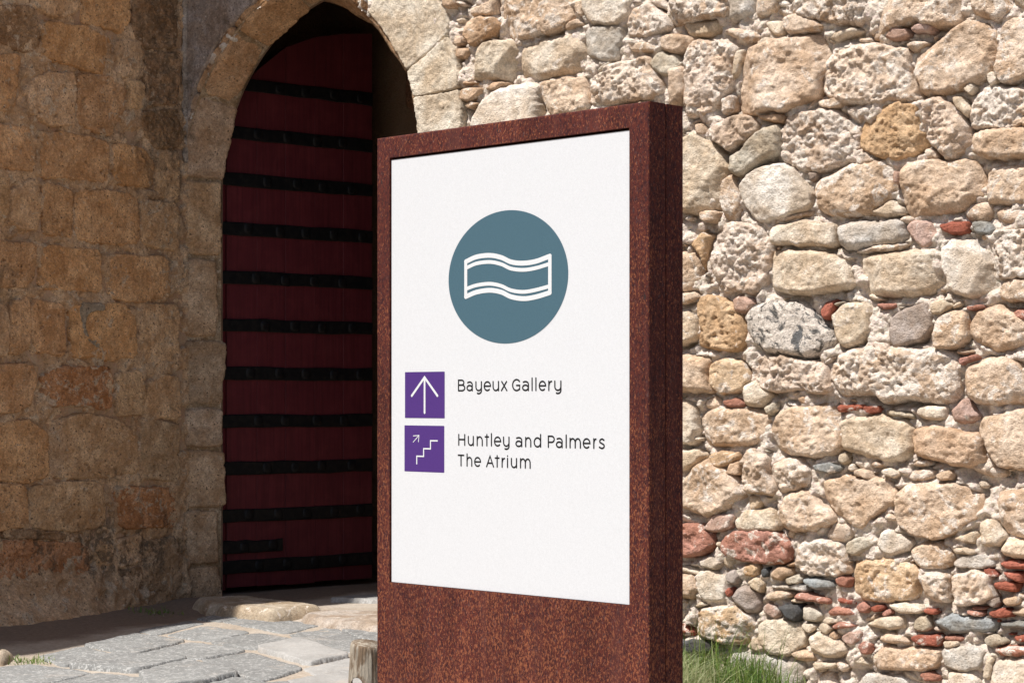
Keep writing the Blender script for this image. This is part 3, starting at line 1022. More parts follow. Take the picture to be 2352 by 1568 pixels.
utot = fseg[-1]
bounds = [0.0, 0.49, 0.865, 1.265, 1.545, 2.0, 2.54, 3.06, 3.62, 4.12, 4.60]
bounds += [utot - b for b in (4.10, 3.55, 3.05, 2.55, 2.05, 1.55, 1.05, 0.5, 0.0)]
JC = [(0.471, 0.323, 0.206), (0.519, 0.371, 0.248), (0.550, 0.394, 0.261), (0.519, 0.386, 0.275), (0.455, 0.337, 0.233), (0.535, 0.378, 0.248), (0.581, 0.401, 0.248),
      (0.503, 0.358, 0.248), (0.581, 0.371, 0.220), (0.598, 0.371, 0.206), (0.519, 0.330, 0.193)]
for i in range(len(bounds) - 1):
    u0, u1 = bounds[i] + 0.004, bounds[i + 1] - 0.004
    rg = np.random.default_rng(800 + i)
    vb = DEP + rg.uniform(-0.03, 0.025)
    n_u = max(2, int((u1 - u0) / 0.12))
    us = np.linspace(u0, u1, n_u + 1)
    P = [(u, 0.0) for u in us] + [(u1, vb / 2)] + [(u, vb + rg.uniform(-0.012, 0.012)) for u in us[::-1]] + [(u0, vb / 2)]
    c = JC[i] if i < len(JC) else (0.48, 0.33, 0.21)
    stone_obj('jamb_stone' if not (6 <= i <= len(bounds) - 8) else 'arch_stone', P, REVEAL_MAP, M_ASHLAR, gate, (*c, 0.35), H=rg.uniform(0.008, 0.022), D=0.06, w=0.02,
              rough=0.008, facet=0.25, pits=0.005, edge=0.008, sp=0.010, seed=800 + i, tilt=0.04, soft=1)
uu = np.linspace(0, utot, 260); vv = np.linspace(0.0, DEP, 12)
Ug, Vg = np.meshgrid(uu, vv)
hb = -0.012 + 0.006 * fbm(Ug, Vg, 14, 3, 88)
idx = np.arange(Ug.size).reshape(Ug.shape)
Q = np.stack([idx[:-1, :-1].ravel(), idx[:-1, 1:].ravel(), idx[1:, 1:].ravel(), idx[1:, :-1].ravel()], 1)
link('arch_mortar', mesh_np('arch_mortar', REVEAL_MAP(np.stack([Ug.ravel(), Vg.ravel()], 1), hb.ravel()) - CORNER, Q), M_ASHLAR, gate, None, (0.38, 0.28, 0.18, 0.5))

# grey plaster left on the spandrel and the mortar bead in the corner
pl = [(432, -60), (640, -60), (606, -6), (560, 30), (520, 76), (490, 120), (462, 178), (444, 224), (430, 300), (424, 300), (424, 100)]
stone_obj('plaster_patch', [on_wall(*p) for p in pl], WALL_MAP, M_ASHLAR, wall, (0.36, 0.30, 0.265, 0.3), H=0.012, D=0.05, w=0.012, rough=0.007, facet=0.05, pits=0.003, edge=0.005,
          sp=0.010, seed=77, tilt=0.0, soft=1)
bd = [(-0.035, 2.9), (0.0, 2.9), (0.012, 3.2), (0.016, 3.6), (0.02, 4.1), (0.022, 4.4), (-0.035, 4.4), (-0.04, 3.6)]
stone_obj('mortar_bead', bd, WALL_MAP, M_ASHLAR, wall, (0.40, 0.35, 0.31, 0.2), H=0.035, D=0.05, w=0.03, rough=0.006, facet=0.05, pits=0.0, edge=0.004, sp=0.009, seed=78, tilt=0.0, soft=1)

# ------------------------------------------------------------------ dark passage behind the arch
PS0, PS1, PD0, PD1, PZ = -0.40, 2.60, 0.24, 1.85, 4.72
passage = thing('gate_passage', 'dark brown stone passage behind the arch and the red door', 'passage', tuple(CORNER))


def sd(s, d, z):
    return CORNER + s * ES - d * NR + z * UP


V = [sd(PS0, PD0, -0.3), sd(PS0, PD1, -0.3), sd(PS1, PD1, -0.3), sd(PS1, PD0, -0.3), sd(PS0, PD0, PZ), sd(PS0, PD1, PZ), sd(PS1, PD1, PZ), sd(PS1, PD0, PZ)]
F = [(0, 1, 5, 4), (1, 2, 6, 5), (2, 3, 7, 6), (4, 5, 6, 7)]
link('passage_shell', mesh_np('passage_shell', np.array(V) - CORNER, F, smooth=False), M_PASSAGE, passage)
outer = []
for s, z in REAR:
    dv = np.array([s - BC, max(z - 1.5, 0.0)])
    if z < 1.5:
        o_ = (PS0 if s < BC else PS1, z)
    else:
        k = min([(PS1 - BC) / dv[0] if dv[0] > 1e-6 else 1e9, (PS0 - BC) / dv[0] if dv[0] < -1e-6 else 1e9, (PZ - 1.5) / dv[1] if dv[1] > 1e-6 else 1e9])
        o_ = (BC + dv[0] * k, 1.5 + dv[1] * k)
    outer.append(o_)
V = np.array([sd(s, PD0 + 0.004, z) for s, z in REAR] + [sd(s, PD0 + 0.004, z) for s, z in outer])
n = len(REAR)
F = [(i, i + 1, n + i + 1, n + i) for i in range(n - 1)]
link('arch_back', mesh_np('arch_back', V - CORNER, F, smooth=False), M_PASSAGE, passage)
BACK_MAP = frame_map(CORNER - 1.84 * NR, ES, NR)
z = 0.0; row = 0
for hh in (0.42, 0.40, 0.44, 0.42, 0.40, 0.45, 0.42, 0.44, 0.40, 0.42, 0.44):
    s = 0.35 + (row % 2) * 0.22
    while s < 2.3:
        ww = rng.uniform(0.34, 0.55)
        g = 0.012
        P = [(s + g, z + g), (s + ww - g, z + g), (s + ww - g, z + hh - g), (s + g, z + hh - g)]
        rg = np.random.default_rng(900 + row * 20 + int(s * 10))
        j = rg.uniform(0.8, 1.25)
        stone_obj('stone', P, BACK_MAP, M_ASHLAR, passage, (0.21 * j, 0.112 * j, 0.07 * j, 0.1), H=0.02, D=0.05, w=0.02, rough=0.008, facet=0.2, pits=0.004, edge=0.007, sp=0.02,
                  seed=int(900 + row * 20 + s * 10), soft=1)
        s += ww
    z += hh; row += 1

# ------------------------------------------------------------------ door leaf, swung inwards
DD = np.array([0.7686, 0.6397, 0.0]); DN = np.array([0.6397, -0.7686, 0.0])
HINGE = np.array([-1.924, 13.258, 0.0])
m, nt, b = new_mat('red_door_paint'); w = NT(nt); p = w.pos()
grain = w.noise(w.scale(p, (60, 60, 2.2)), 1.0, 4, 0.6)
wear = w.noise(p, 7, 5, 0.65, 0.5)
c = w.mix(w.rng(wear, 0.4, 0.7), C4((0.088, 0.012, 0.0165)), C4((0.108, 0.017, 0.021)))
c = w.gain(c, w.rng(grain, 0.25, 0.75, 0.8, 1.15))
w.l(c, b.inputs['Base Color']); b.inputs['Roughness'].default_value = 0.6
w.l(w.bump(grain, 0.35, 0.004), b.inputs['Normal'])
M_RED = m
m, nt, b = new_mat('black_iron'); w = NT(nt); p = w.pos()
nz_ = w.noise(p, 22, 5, 0.65)
c = w.mix(w.rng(nz_, 0.4, 0.7), C4((0.005, 0.005, 0.006)), C4((0.014, 0.012, 0.011)))
w.l(c, b.inputs['Base Color']); b.inputs['Roughness'].default_value = 0.55; b.inputs['Metallic'].default_value = 0.2
w.l(w.bump(nz_, 0.4, 0.006), b.inputs['Normal'])
M_IRON = m
door = thing('gate_door', 'tall dark red plank door leaf with black iron straps standing open in the arch', 'door', tuple(HINGE))


def dmap(V):
    V = np.asarray(V, float)
    return V[:, :1] * DD + V[:, 1:2] * DN + V[:, 2:3] * UP


def door_top(t):
    return float(np.interp(t, [0, 0.15, 0.32, 0.5, 0.8, 1.21], [3.30, 3.50, 3.66, 3.79, 3.90, 3.95]))


def prism(name, prof, z0, ztop):
    """profile in (t, depth), extruded up to a top that may slant"""
    prof = np.array(prof); n = len(prof)
    lo = np.c_[prof, np.full(n, z0)]
    hi = np.c_[prof, [ztop(t) for t in prof[:, 0]]]
    F = [(i, (i + 1) % n, n + (i + 1) % n, n + i) for i in range(n)]
    return mesh_np(name, dmap(np.vstack([lo, hi])), F, [list(range(n))[::-1], list(range(n, 2 * n))], smooth=False)


tb = [0.0, 0.24, 0.47, 0.715, 0.955, 1.205]
for i in range(5):
    a, c_ = tb[i] + 0.0008, tb[i + 1] - 0.0008
    q = 0.0025
    dz = random.uniform(-0.003, 0.003)
    prof = [(a, -0.06), (c_, -0.06), (c_, -q + dz), (c_ - q, dz), (a + q, dz), (a, -q + dz)]
    link('plank', prism('plank', prof, 0.075 - 0.004 * (i % 3), door_top), M_RED, door)
th = np.linspace(0, 2 * math.pi, 14, endpoint=False)
link('hinge_stile', prism('hinge_stile', [(-0.04 + 0.044 * math.cos(a), -0.03 + 0.04 * math.sin(a)) for a in th], 0.06, lambda t: 3.22), M_RED, door)
link('back_boards', prism('back_boards', [(0.01, -0.10), (1.195, -0.10), (1.195, -0.064), (0.01, -0.064)], 0.09, lambda t: door_top(t) - 0.02), M_RED, door)
stud_me = None


def strap(zc, t0, t1, hgt=0.09, studs=5, t_st=0.1):
    nseg = 8
    ts = np.linspace(t0, t1, nseg)
    V = []
    for k, t in enumerate(ts):
        dz = random.uniform(-0.004, 0.004); th_ = 0.013 if t > 0.0 else 0.016
        e = hgt / 2 + random.uniform(-0.003, 0.003)
        for (d, zz_) in ((-0.004, -e), (th_ - 0.004, -e), (th_, -e + 0.006), (th_, e - 0.006), (th_ - 0.004, e), (-0.004, e)):
            V.append((t, d, zc + dz + zz_))
    F = []
    for k in range(nseg - 1):
        for j in range(6):
            F.append((k * 6 + j, k * 6 + (j + 1) % 6, (k + 1) * 6 + (j + 1) % 6, (k + 1) * 6 + j))
    ctr = np.array([(t0 + t1) / 2, 0, zc])
    me = mesh_np('iron_strap', dmap(np.array(V) - ctr), F, [range(6), range((nseg - 1) * 6, nseg * 6)], smooth=False)
    o = link('iron_strap', me, M_IRON, door, Vector(dmap(ctr[None])[0]))
    global stud_me
    if stud_me is None:
        sv = []
        for (r, d) in ((0.038, -0.002), (0.034, 0.005), (0.022, 0.008), (0.010, 0.009)):
            for a in np.linspace(0, 2 * math.pi, 12, endpoint=False):
                q_ = (abs(math.cos(a)) ** 4 + abs(math.sin(a)) ** 4) ** -0.25
                sv.append((r * q_ * math.cos(a), d, r * q_ * math.sin(a)))
        sf = [(k * 12 + j, k * 12 + (j + 1) % 12, (k + 1) * 12 + (j + 1) % 12, (k + 1) * 12 + j) for k in range(3) for j in range(12)]
        stud_me = mesh_np('stud', dmap(sv), sf, [range(36, 48)])
        stud_me.materials.append(M_IRON)
    for k in range(studs):
        t = t_st + k * 0.235 + random.uniform(-0.015, 0.015)
        if t0 + 0.04 < t < t1 - 0.04:
            so = bpy.data.objects.new('stud', stud_me)
            COL.objects.link(so); so.parent = o
            so.location = Vector(dmap(np.array([[t - ctr[0], 0.013, random.uniform(-0.006, 0.006)]]))[0])


strap_z = [3.48, 3.148, 2.83, 2.50, 2.169, 1.847, 1.52, 1.195, 0.876, 0.557, 0.212]
for i, zc in enumerate(strap_z):
    t0 = -0.075
    if zc > 3.2:
        t0 = 0.13
    strap(zc, t0, 1.20, 0.088, 5, 0.17 + 0.07 * (i % 3))
strap(0.345, -0.075, 0.44, 0.085, 2, 0.12)

# ------------------------------------------------------------------ shaded ashlar wall on the left
ash = thing('ashlar_wall', 'tall shaded wall of worn orange brown stone blocks with crumbling mortar', 'wall', tuple(CORNER))
Z5 = lambda x, y: (0.39077 * x, 0.39077 * y)
Z6 = lambda x, y: (0.39077 * x, 551.2 + 0.39077 * y)
Z7 = lambda x, y: (0.39067 * x, 1078.0 + 0.39067 * y)
ASH = '''
5D -120,20 200,40 235,150 228,300 120,305 -120,180
5L 235,-120 465,-120 462,60 380,108 300,92 225,50
5A 490,-120 765,-120 762,130 720,190 600,150 492,140
5A 260,125 480,150 655,230 668,400 640,445 470,400 300,350 248,300
5A -160,310 118,320 110,480 90,640 -160,690
5L 180,470 300,425 445,425 448,738 330,748 165,660
5A 455,430 700,460 738,540 738,640 650,798 560,770 460,720
5L 680,240 830,235 848,450 705,452
5A -160,725 200,742 218,930 208,1008 -160,965
5A 230,765 430,782 638,832 640,1078 480,1058 250,1038
5A 662,842 830,862 905,960 905,1100 680,1080
5L -160,1000 60,1050 58,1290 -160,1300
5L 70,1120 220,1040 246,1180 230,1350 120,1350 66,1290
5A 255,1065 430,1112 430,1400 262,1370
5A 450,1115 680,1122 818,1152 816,1430 640,1440 442,1408
5L 832,1172 1048,1190 1050,1470 832,1440
5D 785,-120 1052,-120 1050,280 850,290 780,190
5D 862,300 1058,312 1050,618 860,620
5D 832,655 1058,640 1058,860 920,880 850,780
5L 930,890 1055,880 1058,1170 930,1150
5L 750,470 850,480 850,640 760,630
6A -160,0 218,20 208,232 150,280 -160,265
6A 252,22 600,62 606,310 242,280
6A 650,82 1000,100 1008,330 840,368 652,340
6L -160,375 48,365 50,680 -160,700
6A 64,362 178,332 178,640 110,668 62,660
6A 192,352 378,380 384,678 240,668 186,600
6A 412,382 728,372 800,420 798,690 640,708 422,680
6L 832,372 1050,382 1050,728 832,720
6A -160,735 190,725 226,830 180,968 100,1008 -160,1020
6E 240,800 330,745 650,742 676,840 658,1000 520,978 280,980
6L 692,782 830,762 860,900 846,1028 692,1028
6L 872,832 960,792 1056,802 1056,1060 850,1030
6A -160,1105 150,1052 286,1140 288,1380 180,1428 -160,1400
6L 320,1062 520,1012 718,1070 808,1130 818,1368 560,1398 312,1398
6S 842,1042 1056,1090 1056,1420 832,1400
7A -160,70 158,95 166,330 -160,390
7L 175,95 598,62 636,330 420,368 182,340
7E 682,105 1030,105 1046,338 702,348
7L -160,400 10,390 20,540 -160,560
7E -160,575 30,410 518,432 528,600 556,756 40,770 -160,800
7D 30,350 200,352 410,375 500,420 30,400
7L 552,440 668,440 660,750 575,752
7D 682,600 826,562 838,698 722,720
7L 690,420 830,375 830,545 690,580
7S 852,425 1046,382 1052,716 862,716
7L -160,812 40,785 420,775 560,772 600,800 300,850 40,900 -160,930
'''
ATINT = {'A': ((0.63, 0.375, 0.195), 0.32), 'L': ((0.62, 0.415, 0.25), 0.38), 'D': ((0.36, 0.225, 0.13), 0.35), 'E': ((0.49, 0.25, 0.125), 0.45), 'S': ((0.50, 0.345, 0.21), 0.28)}
zm = {'5': Z5, '6': Z6, '7': Z7}
ash_polys = []
for i, ln in enumerate(ASH.strip().splitlines()):
    k, *pts = ln.split()
    P = np.array([on_left(*zm[k[0]](*map(float, q.split(',')))) for q in pts])
    ash_polys.append(P)
    rg = np.random.default_rng(400 + i)
    c, a = ATINT[k[1]]
    j = 1 + rg.uniform(-0.1, 0.1); h_ = rg.uniform(-0.06, 0.06)
    stone_obj('stone', P, LEFT_MAP, M_ASHLAR, ash, (c[0] * j * (1 + h_ * 0.3), c[1] * j, c[2] * j * (1 - h_), float(np.clip(a + rg.uniform(-0.1, 0.1), 0, 1))),
              H=rg.uniform(0.0, 0.009), D=0.03, w=0.010, crust=0.004, grow=0.007, cut=0.10, rough=0.014 if k[1] in 'DE' else 0.0065, facet=0.15, pits=0.010 if k[1] in 'DE' else 0.006, edge=0.010,
              sp=0.0068, seed=400 + i, tilt=0.012, soft=1, holes=0.022)
stone_obj('cement_patch', [on_left(*Z6(x, y)) for x, y in ((460, 365), (615, 365), (620, 420), (520, 430), (500, 500), (530, 590), (600, 560), (590, 640), (555, 640), (480, 560))], LEFT_MAP, M_ASHLAR,
          ash, (0.36, 0.30, 0.23, 0.15), H=0.013, D=0.03, w=0.006, rough=0.002, facet=0.05, edge=0.006, sp=0.008, seed=61, soft=1)
# blocks beyond the frame, joined
stuffV, stuffQ, stuffC, stuffN = [], [], [], []
nv = 0
tmax_l = on_left(-55, 915)[0]
z = -0.1; row = 0
while z < 5.0:
    hh = rng.uniform(0.34, 0.5)
    t = (0.03 if z > 4.25 else tmax_l + 0.12) + rng.uniform(0, 0.2)
    while t < 4.6:
        ww = rng.uniform(0.4, 0.75)
        P = [(t + .012, z + .012), (t + ww - .012, z + .012), (t + ww - .012, z + hh - .012), (t + .012, z + hh - .012)]
        rg = np.random.default_rng(40000 + row)
        A, h, Q = stone_field(P, H=rg.uniform(0, 0.012), D=0.05, w=0.016, rough=0.007, facet=0.15, pits=0.006, edge=0.01, sp=0.03, seed=40000 + row, soft=1)
        V = LEFT_MAP(A, h)
        stuffV.append(V); stuffQ.append(Q + nv); nv += len(V)
        j = rg.uniform(0.85, 1.15)
        stuffC.append(np.tile((0.37 * j, 0.225 * j, 0.12 * j, 0.3), (len(V), 1)))
        t += ww; row += 1
    z += hh
joined('outlying_wall_blocks', ash, M_STONE_MASS)
ds = 0.010
tt = np.arange(-0.02, 4.7, ds); zz = np.arange(-0.3, 5.45, ds)
T, Z = np.meshgrid(tt, zz)
hm = -0.005 + 0.007 * fbm(T, Z, 3, 3, 171) + 0.009 * fbm(T, Z, 11, 4, 172, 0.6) + 0.007 * fbm(T, Z, 34, 2, 173) - 0.02 * sstep(0.62, 0.95, gnoise(T * 24, Z * 24, 177) + 0.3 * gnoise(T * 3, Z * 3, 178))
# crumbled footing that flares out at the ground
hm = hm - 0.020 * sstep(0.2, 0.6, gnoise(T * 5, Z * 6, 181) + 0.5 * gnoise(T * 14, Z * 14, 182))
# joints: broken, washed out in places and flush in others
GL0, GLS = -0.1, 0.01
gt = np.arange(GL0, 4.8, GLS); gzl = np.arange(-0.4, 5.7, GLS)
OL = np.zeros((len(gzl), len(gt)), bool)
Xo, Yo = np.meshgrid(gt, gzl)
for P in ash_polys:
    a0, a1 = np.searchsorted(gt, [P[:, 0].min(), P[:, 0].max()]); b0, b1 = np.searchsorted(gzl, [P[:, 1].min(), P[:, 1].max()])
    if a1 > a0 and b1 > b0:
        OL[b0:b1, a0:a1] |= in_poly(P, Xo[b0:b1, a0:a1], Yo[b0:b1, a0:a1])
jl = OL[np.clip(((Z + 0.4) / GLS).round().astype(int), 0, len(gzl) - 1), np.clip(((T - GL0) / GLS).round().astype(int), 0, len(gt) - 1)]
hm = hm - np.where(jl | (Z < 0.3) | (Z > 4.2), 0, 0.026) * sstep(-0.05, 0.35, gnoise(T * 5.5, Z * 6, 187) + 0.5 * gnoise(T * 17, Z * 17, 188))
hm = hm + 0.30 * (1 - sstep(-0.12, 0.40, Z + 0.07 * fbm(T, Z, 3, 2, 174))) ** 1.4 * sstep(0.2, 1.3, T)
hm = hm + 0.032 * ridged(T, Z, 6, 3, 176) * (1 - sstep(0.05, 0.45, Z))
hm = np.where(Z > 4.2, np.minimum(hm, -0.004), hm)
idx = np.arange(T.size).reshape(T.shape)
Q = np.stack([idx[:-1, :-1].ravel(), idx[:-1, 1:].ravel(), idx[1:, 1:].ravel(), idx[1:, :-1].ravel()], 1)
link('mortar', mesh_np('mortar', LEFT_MAP(np.stack([T.ravel(), Z.ravel()], 1), hm.ravel()) - CORNER, Q), M_ASHLAR, ash, None, (0.57, 0.39, 0.245, 0.5))
HWALL, HLOW = 7.85, 5.5  # heights of the unseen wall top, set for the shadow it casts
l3 = lambda V: V[:, :1] * ET - V[:, 1:2] * NL + V[:, 2:3] * UP
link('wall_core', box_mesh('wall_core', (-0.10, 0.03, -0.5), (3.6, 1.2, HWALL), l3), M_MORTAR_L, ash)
top = [(3.6, -0.5), (14.0, -0.5), (14.0, 7.5), (6.6, 7.5), (3.6, 5.1)]  # unseen wall top, its slope shaped to place the shadow edge on the ground
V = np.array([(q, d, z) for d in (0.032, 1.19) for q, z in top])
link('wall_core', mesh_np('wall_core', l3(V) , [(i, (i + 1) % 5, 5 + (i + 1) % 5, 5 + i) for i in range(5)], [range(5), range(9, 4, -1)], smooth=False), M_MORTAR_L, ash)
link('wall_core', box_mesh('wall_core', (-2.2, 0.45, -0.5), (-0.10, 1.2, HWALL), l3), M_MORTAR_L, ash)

# ------------------------------------------------------------------ ground and paving
m, nt, b = new_mat('sandy_ground'); w = NT(nt); p = w.pos()
n1 = w.noise(p, 2.3, 5, 0.6); n2 = w.noise(p, 40, 5, 0.7); n3 = w.noise(p, 200, 3, 0.6)
c = w.mix(w.rng(n1, 0.35, 0.65), C4((0.37, 0.305, 0.24)), C4((0.43, 0.37, 0.305)))
# dirt strip along the ashlar wall, darkened to paint in the wall's shade
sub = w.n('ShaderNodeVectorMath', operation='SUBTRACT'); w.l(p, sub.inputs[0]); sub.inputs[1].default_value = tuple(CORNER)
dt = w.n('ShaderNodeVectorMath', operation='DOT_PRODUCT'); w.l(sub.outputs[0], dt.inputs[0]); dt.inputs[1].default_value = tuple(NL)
soil_shade = w.rng(w.math('ADD', dt.outputs['Value'], w.math('MULTIPLY', w.math('SUBTRACT', n1, 0.5), 0.5)), 0.92, 0.62)
c = w.mix(soil_shade, c, C4((0.19, 0.14, 0.105)))
c = w.gain(c, w.rng(n2, 0.25, 0.75, 0.75, 1.15)); c = w.gain(c, w.rng(n3, 0.2, 0.8, 0.8, 1.15))
w.l(c, b.inputs['Base Color'])
w.l(w.bump(w.math('ADD', n2, w.math('MULTIPLY', n3, 0.5)), 0.6, 0.01), b.inputs['Normal'])
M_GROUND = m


def axis(lo, hi, a, b_, step):
    fine_ = np.arange(a, b_, step)
    l = a - np.geomspace(step * 2, a - lo, 22)[::-1]
    r = b_ + np.geomspace(step * 2, hi - b_, 22)
    return np.r_[l, fine_, r]


gx = axis(-160, 160, -4.2, 3.4, 0.03); gy = axis(-120, 200, 8.2, 15.2, 0.03)
X, Y = np.meshgrid(gx, gy)
Pg = np.stack([X - CORNER[0], Y - CORNER[1]], -1)
sg = Pg @ ES[:2]; dg = Pg @ NL[:2]; og = Pg @ NR[:2]            # along the rubble wall; off the ashlar wall; off the rubble wall
gzv = 0.006 * fbm(X, Y, 1.5, 3, 201) + 0.004 * fbm(X, Y, 9, 3, 202) + 0.002 * fbm(X, Y, 30, 2, 203)
near_l = (og > -0.1) & (og < 6)
gzv = gzv + np.where(near_l, 0.03 * sstep(-0.1, 0.7, og) * (1 - sstep(0.05, 0.62, dg + 0.1 * fbm(X, Y, 2, 2, 204))), 0)
gzv = gzv - 0.20 * sstep(2.7, 3.6, sg) * (1 - sstep(1.3, 2.2, og)) * sstep(-0.5, -0.1, og)
gzv = gzv + 0.036 * sstep(-0.42, -0.02, -og) * sstep(-2.7, -2.2, -sg)
gzv = gzv - 0.005
idx = np.arange(X.size).reshape(X.shape)
Q = np.stack([idx[:-1, :-1].ravel(), idx[:-1, 1:].ravel(), idx[1:, 1:].ravel(), idx[1:, :-1].ravel()], 1)
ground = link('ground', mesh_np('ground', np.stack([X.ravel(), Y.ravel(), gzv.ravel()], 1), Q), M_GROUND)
tag(ground, kind='structure')

m, nt, b = new_mat('grey_paving'); w = NT(nt); p = w.pos()
oi = w.n('ShaderNodeObjectInfo')
n1 = w.noise(p, 4, 5, 0.6); sp = w.noise(w.scale(p, (1.0, 1.35, 1.0)), 36, 3, 0.6, 1.2); n3 = w.noise(p, 150, 3, 0.6)
c = w.gain(oi.outputs['Color'], w.rng(n1, 0.3, 0.7, 0.86, 1.1))
c = w.mix(w.math('MULTIPLY', w.rng(sp, 0.525, 0.60), w.math('MULTIPLY', oi.outputs['Alpha'], 0.5)), c, C4((0.50, 0.49, 0.465)))
du = w.rng(w.noise(p, 3.1, 6, 0.7, 0.6), 0.55, 0.72)
c = w.mix(w.math('MULTIPLY', du, 0.6), c, C4((0.40, 0.35, 0.30)))
c = w.gain(c, w.rng(n3, 0.2, 0.8, 0.85, 1.12))
w.l(c, b.inputs['Base Color']); b.inputs['Roughness'].default_value = 0.8
w.l(w.bump(w.math('ADD', sp, w.math('MULTIPLY', n3, 0.6)), 0.35, 0.006), b.inputs['Normal'])
M_SLAB = m
pave = bpy.data.objects.new('pavement', None); COL.objects.link(pave); tag(pave, kind='structure')
SLABS = '''
g0 820,950 1110,885 1195,905 920,970
g0 985,970 1210,917 1470,955 1230,1013
g0 500,1035 790,962 1090,1005 790,1088
g0 1155,878 1340,842 1410,868 1300,895
g0 1305,892 1470,862 1900,910 1680,963
g0 1243,1017 1500,967 1740,1005 1490,1058
g0 800,1092 1110,1018 1450,1065 1170,1117
g0 230,1100 480,1045 660,1090 380,1158
g1 400,1160 680,1097 1080,1120 1080,1132 800,1192
g0 -160,1175 180,1142 540,1195 310,1248 -160,1275
g0 320,1258 560,1194 850,1225 760,1330 300,1320
g1 832,1205 1110,1138 1400,1210 1180,1262 880,1300
g0 1180,1120 1460,1073 1780,1170 1540,1245 1410,1205
p1 1512,1058 1750,1008 2050,1105 1810,1148
g0 1700,967 1950,917 2100,990 2200,1010 2330,1060 2070,1103
p0 1800,1167 2060,1112 2300,1080 2300,1170 2060,1180 1850,1200
p0 1700,1240 2040,1185 2300,1180 2300,1280 1750,1320
g0 1960,907 2205,935 2420,960 2400,1040 2205,1000 2110,985
p3 1935,808 2205,783 2420,770 2420,812 2205,815
g0 900,1310 1190,1270 1400,1220 1540,1255 1690,1245 1740,1330 1500,1380 900,1380
'''
GROUND_MAP = lambda A, h: np.stack([A[:, 0], A[:, 1], h], 1)
for i, ln in enumerate(SLABS.strip().splitlines()):
    k, *pts = ln.split()
    P = np.array([on_ground(*Z7(*map(float, q.split(',')))) for q in pts])
    rg = np.random.default_rng(600 + i)
    j = rg.uniform(0.92, 1.08)
    c = (0.200 * j, 0.198 * j, 0.190 * j, 1.0) if k[0] == 'g' else (0.30 * j, 0.287 * j, 0.27 * j, 0.5)
    stone_obj('paving_slab', P, GROUND_MAP, M_SLAB, pave, c, H=0.003 + 0.018 * int(k[1]) + rg.uniform(-0.002, 0.005), D=0.05, w=0.010, rough=0.003, facet=0.03, pits=0.001, grow=0.018, cut=0.06,
              edge=0.007, sp=0.010, seed=600 + i, tilt=0.012, soft=1)
# further paving that the frame does not reach (joined)
stuffV, stuffQ, stuffC, stuffN = [], [], [], []
nv = 0
slab_occ = [np.array([on_ground(*Z7(*map(float, q.split(',')))) for q in ln.split()[1:]]) for ln in SLABS.strip().splitlines()]
e1 = np.array([0.83, -0.56]); e2 = np.array([0.56, 0.83])
for a in range(-9, 12):
    for b_ in range(-9, 8):
        o_ = np.array([-0.8, 10.6]) + e1 * (a + 0.5 * (b_ % 2)) * 0.62 + e2 * b_ * 0.46
        P = np.array([o_, o_ + e1 * 0.6, o_ + e1 * 0.6 + e2 * 0.44, o_ + e2 * 0.44])
        c_ = P.mean(0)
        if any(in_poly(Ps, np.array([q[0] for q in np.vstack([P, c_[None]])]), np.array([q[1] for q in np.vstack([P, c_[None]])])).any() for Ps in slab_occ):
            continue
        if any(in_poly(P, Ps[:, 0], Ps[:, 1]).any() for Ps in slab_occ):
            continue
        pr = c_ - CORNER[:2]
        if pr @ NL[:2] < 0.75 or pr @ NR[:2] < 0.9 or (pr @ ES[:2] > 2.4 and pr @ NR[:2] < 2.3) or c_[1] < 4:
            continue
        py = HORIZON + EYE * FPX / c_[1]; px = PW / 2 + FPX * c_[0] / c_[1]
        A, h, Q = stone_field(P, H=0.006, D=0.05, w=0.012, rough=0.003, facet=0.03, edge=0.007, sp=0.03, seed=6000 + a * 40 + b_, soft=1)
        V = GROUND_MAP(A, h)
        stuffV.append(V); stuffQ.append(Q + nv); nv += len(V)
        stuffC.append(np.tile((0.32, 0.32, 0.31, 0.3), (len(V), 1)))
joined('outlying_paving', pave, M_STONE_MASS)

# worn threshold stones in front of the door
STEPS = [('threshold_stone', [(1090, 752), (1290, 716), (1440, 725), (1600, 752), (1700, 765), (1900, 783), (1925, 800), (1750, 814), (1600, 824), (1430, 808), (1250, 794)], 0.074, (0.44, 0.375, 0.29, 0.4),
          'worn yellowish threshold stone with rounded edge in front of the red door'),
         ('step_stone', [(1742, 838), (1900, 815), (2205, 822), (2420, 830), (2420, 925), (2205, 912), (1960, 888), (1770, 862)], 0.048, (0.44, 0.385, 0.335, 0.35),
          'low pinkish step stone with ochre rim between threshold and rusty sign')]
for i, (nm, pts, zt, c, lab) in enumerate(STEPS):
    P = np.array([on_ground(*Z7(x, y), z=zt) for x, y in pts])
    stone_obj(nm, P, GROUND_MAP, M_STONE, pave, c, H=zt, D=0.08, w=0.075, rough=0.003, facet=0.3, pits=0.002, edge=0.012, sp=0.009, seed=650 + i, tilt=0.01)
for i in range(26):
    th = np.linspace(0, 2 * math.pi, 8, endpoint=False)
# loose stone by the shadow edge
P = np.array([on_ground(*Z7(x, y)) for x, y in ((-60, 1110), (20, 1085), (95, 1095), (80, 1130), (20, 1150), (-60, 1150))])
o = stone_obj('loose_rock', P, GROUND_MAP, M_STONE, None, (0.42, 0.35, 0.27, 0.3), H=0.05, D=0.06, w=0.07, rough=0.01, facet=0.4, edge=0.01, sp=0.012, seed=690)
tag(o, 'small rounded tan rock beside a grass tuft at the shadow edge', 'rock')

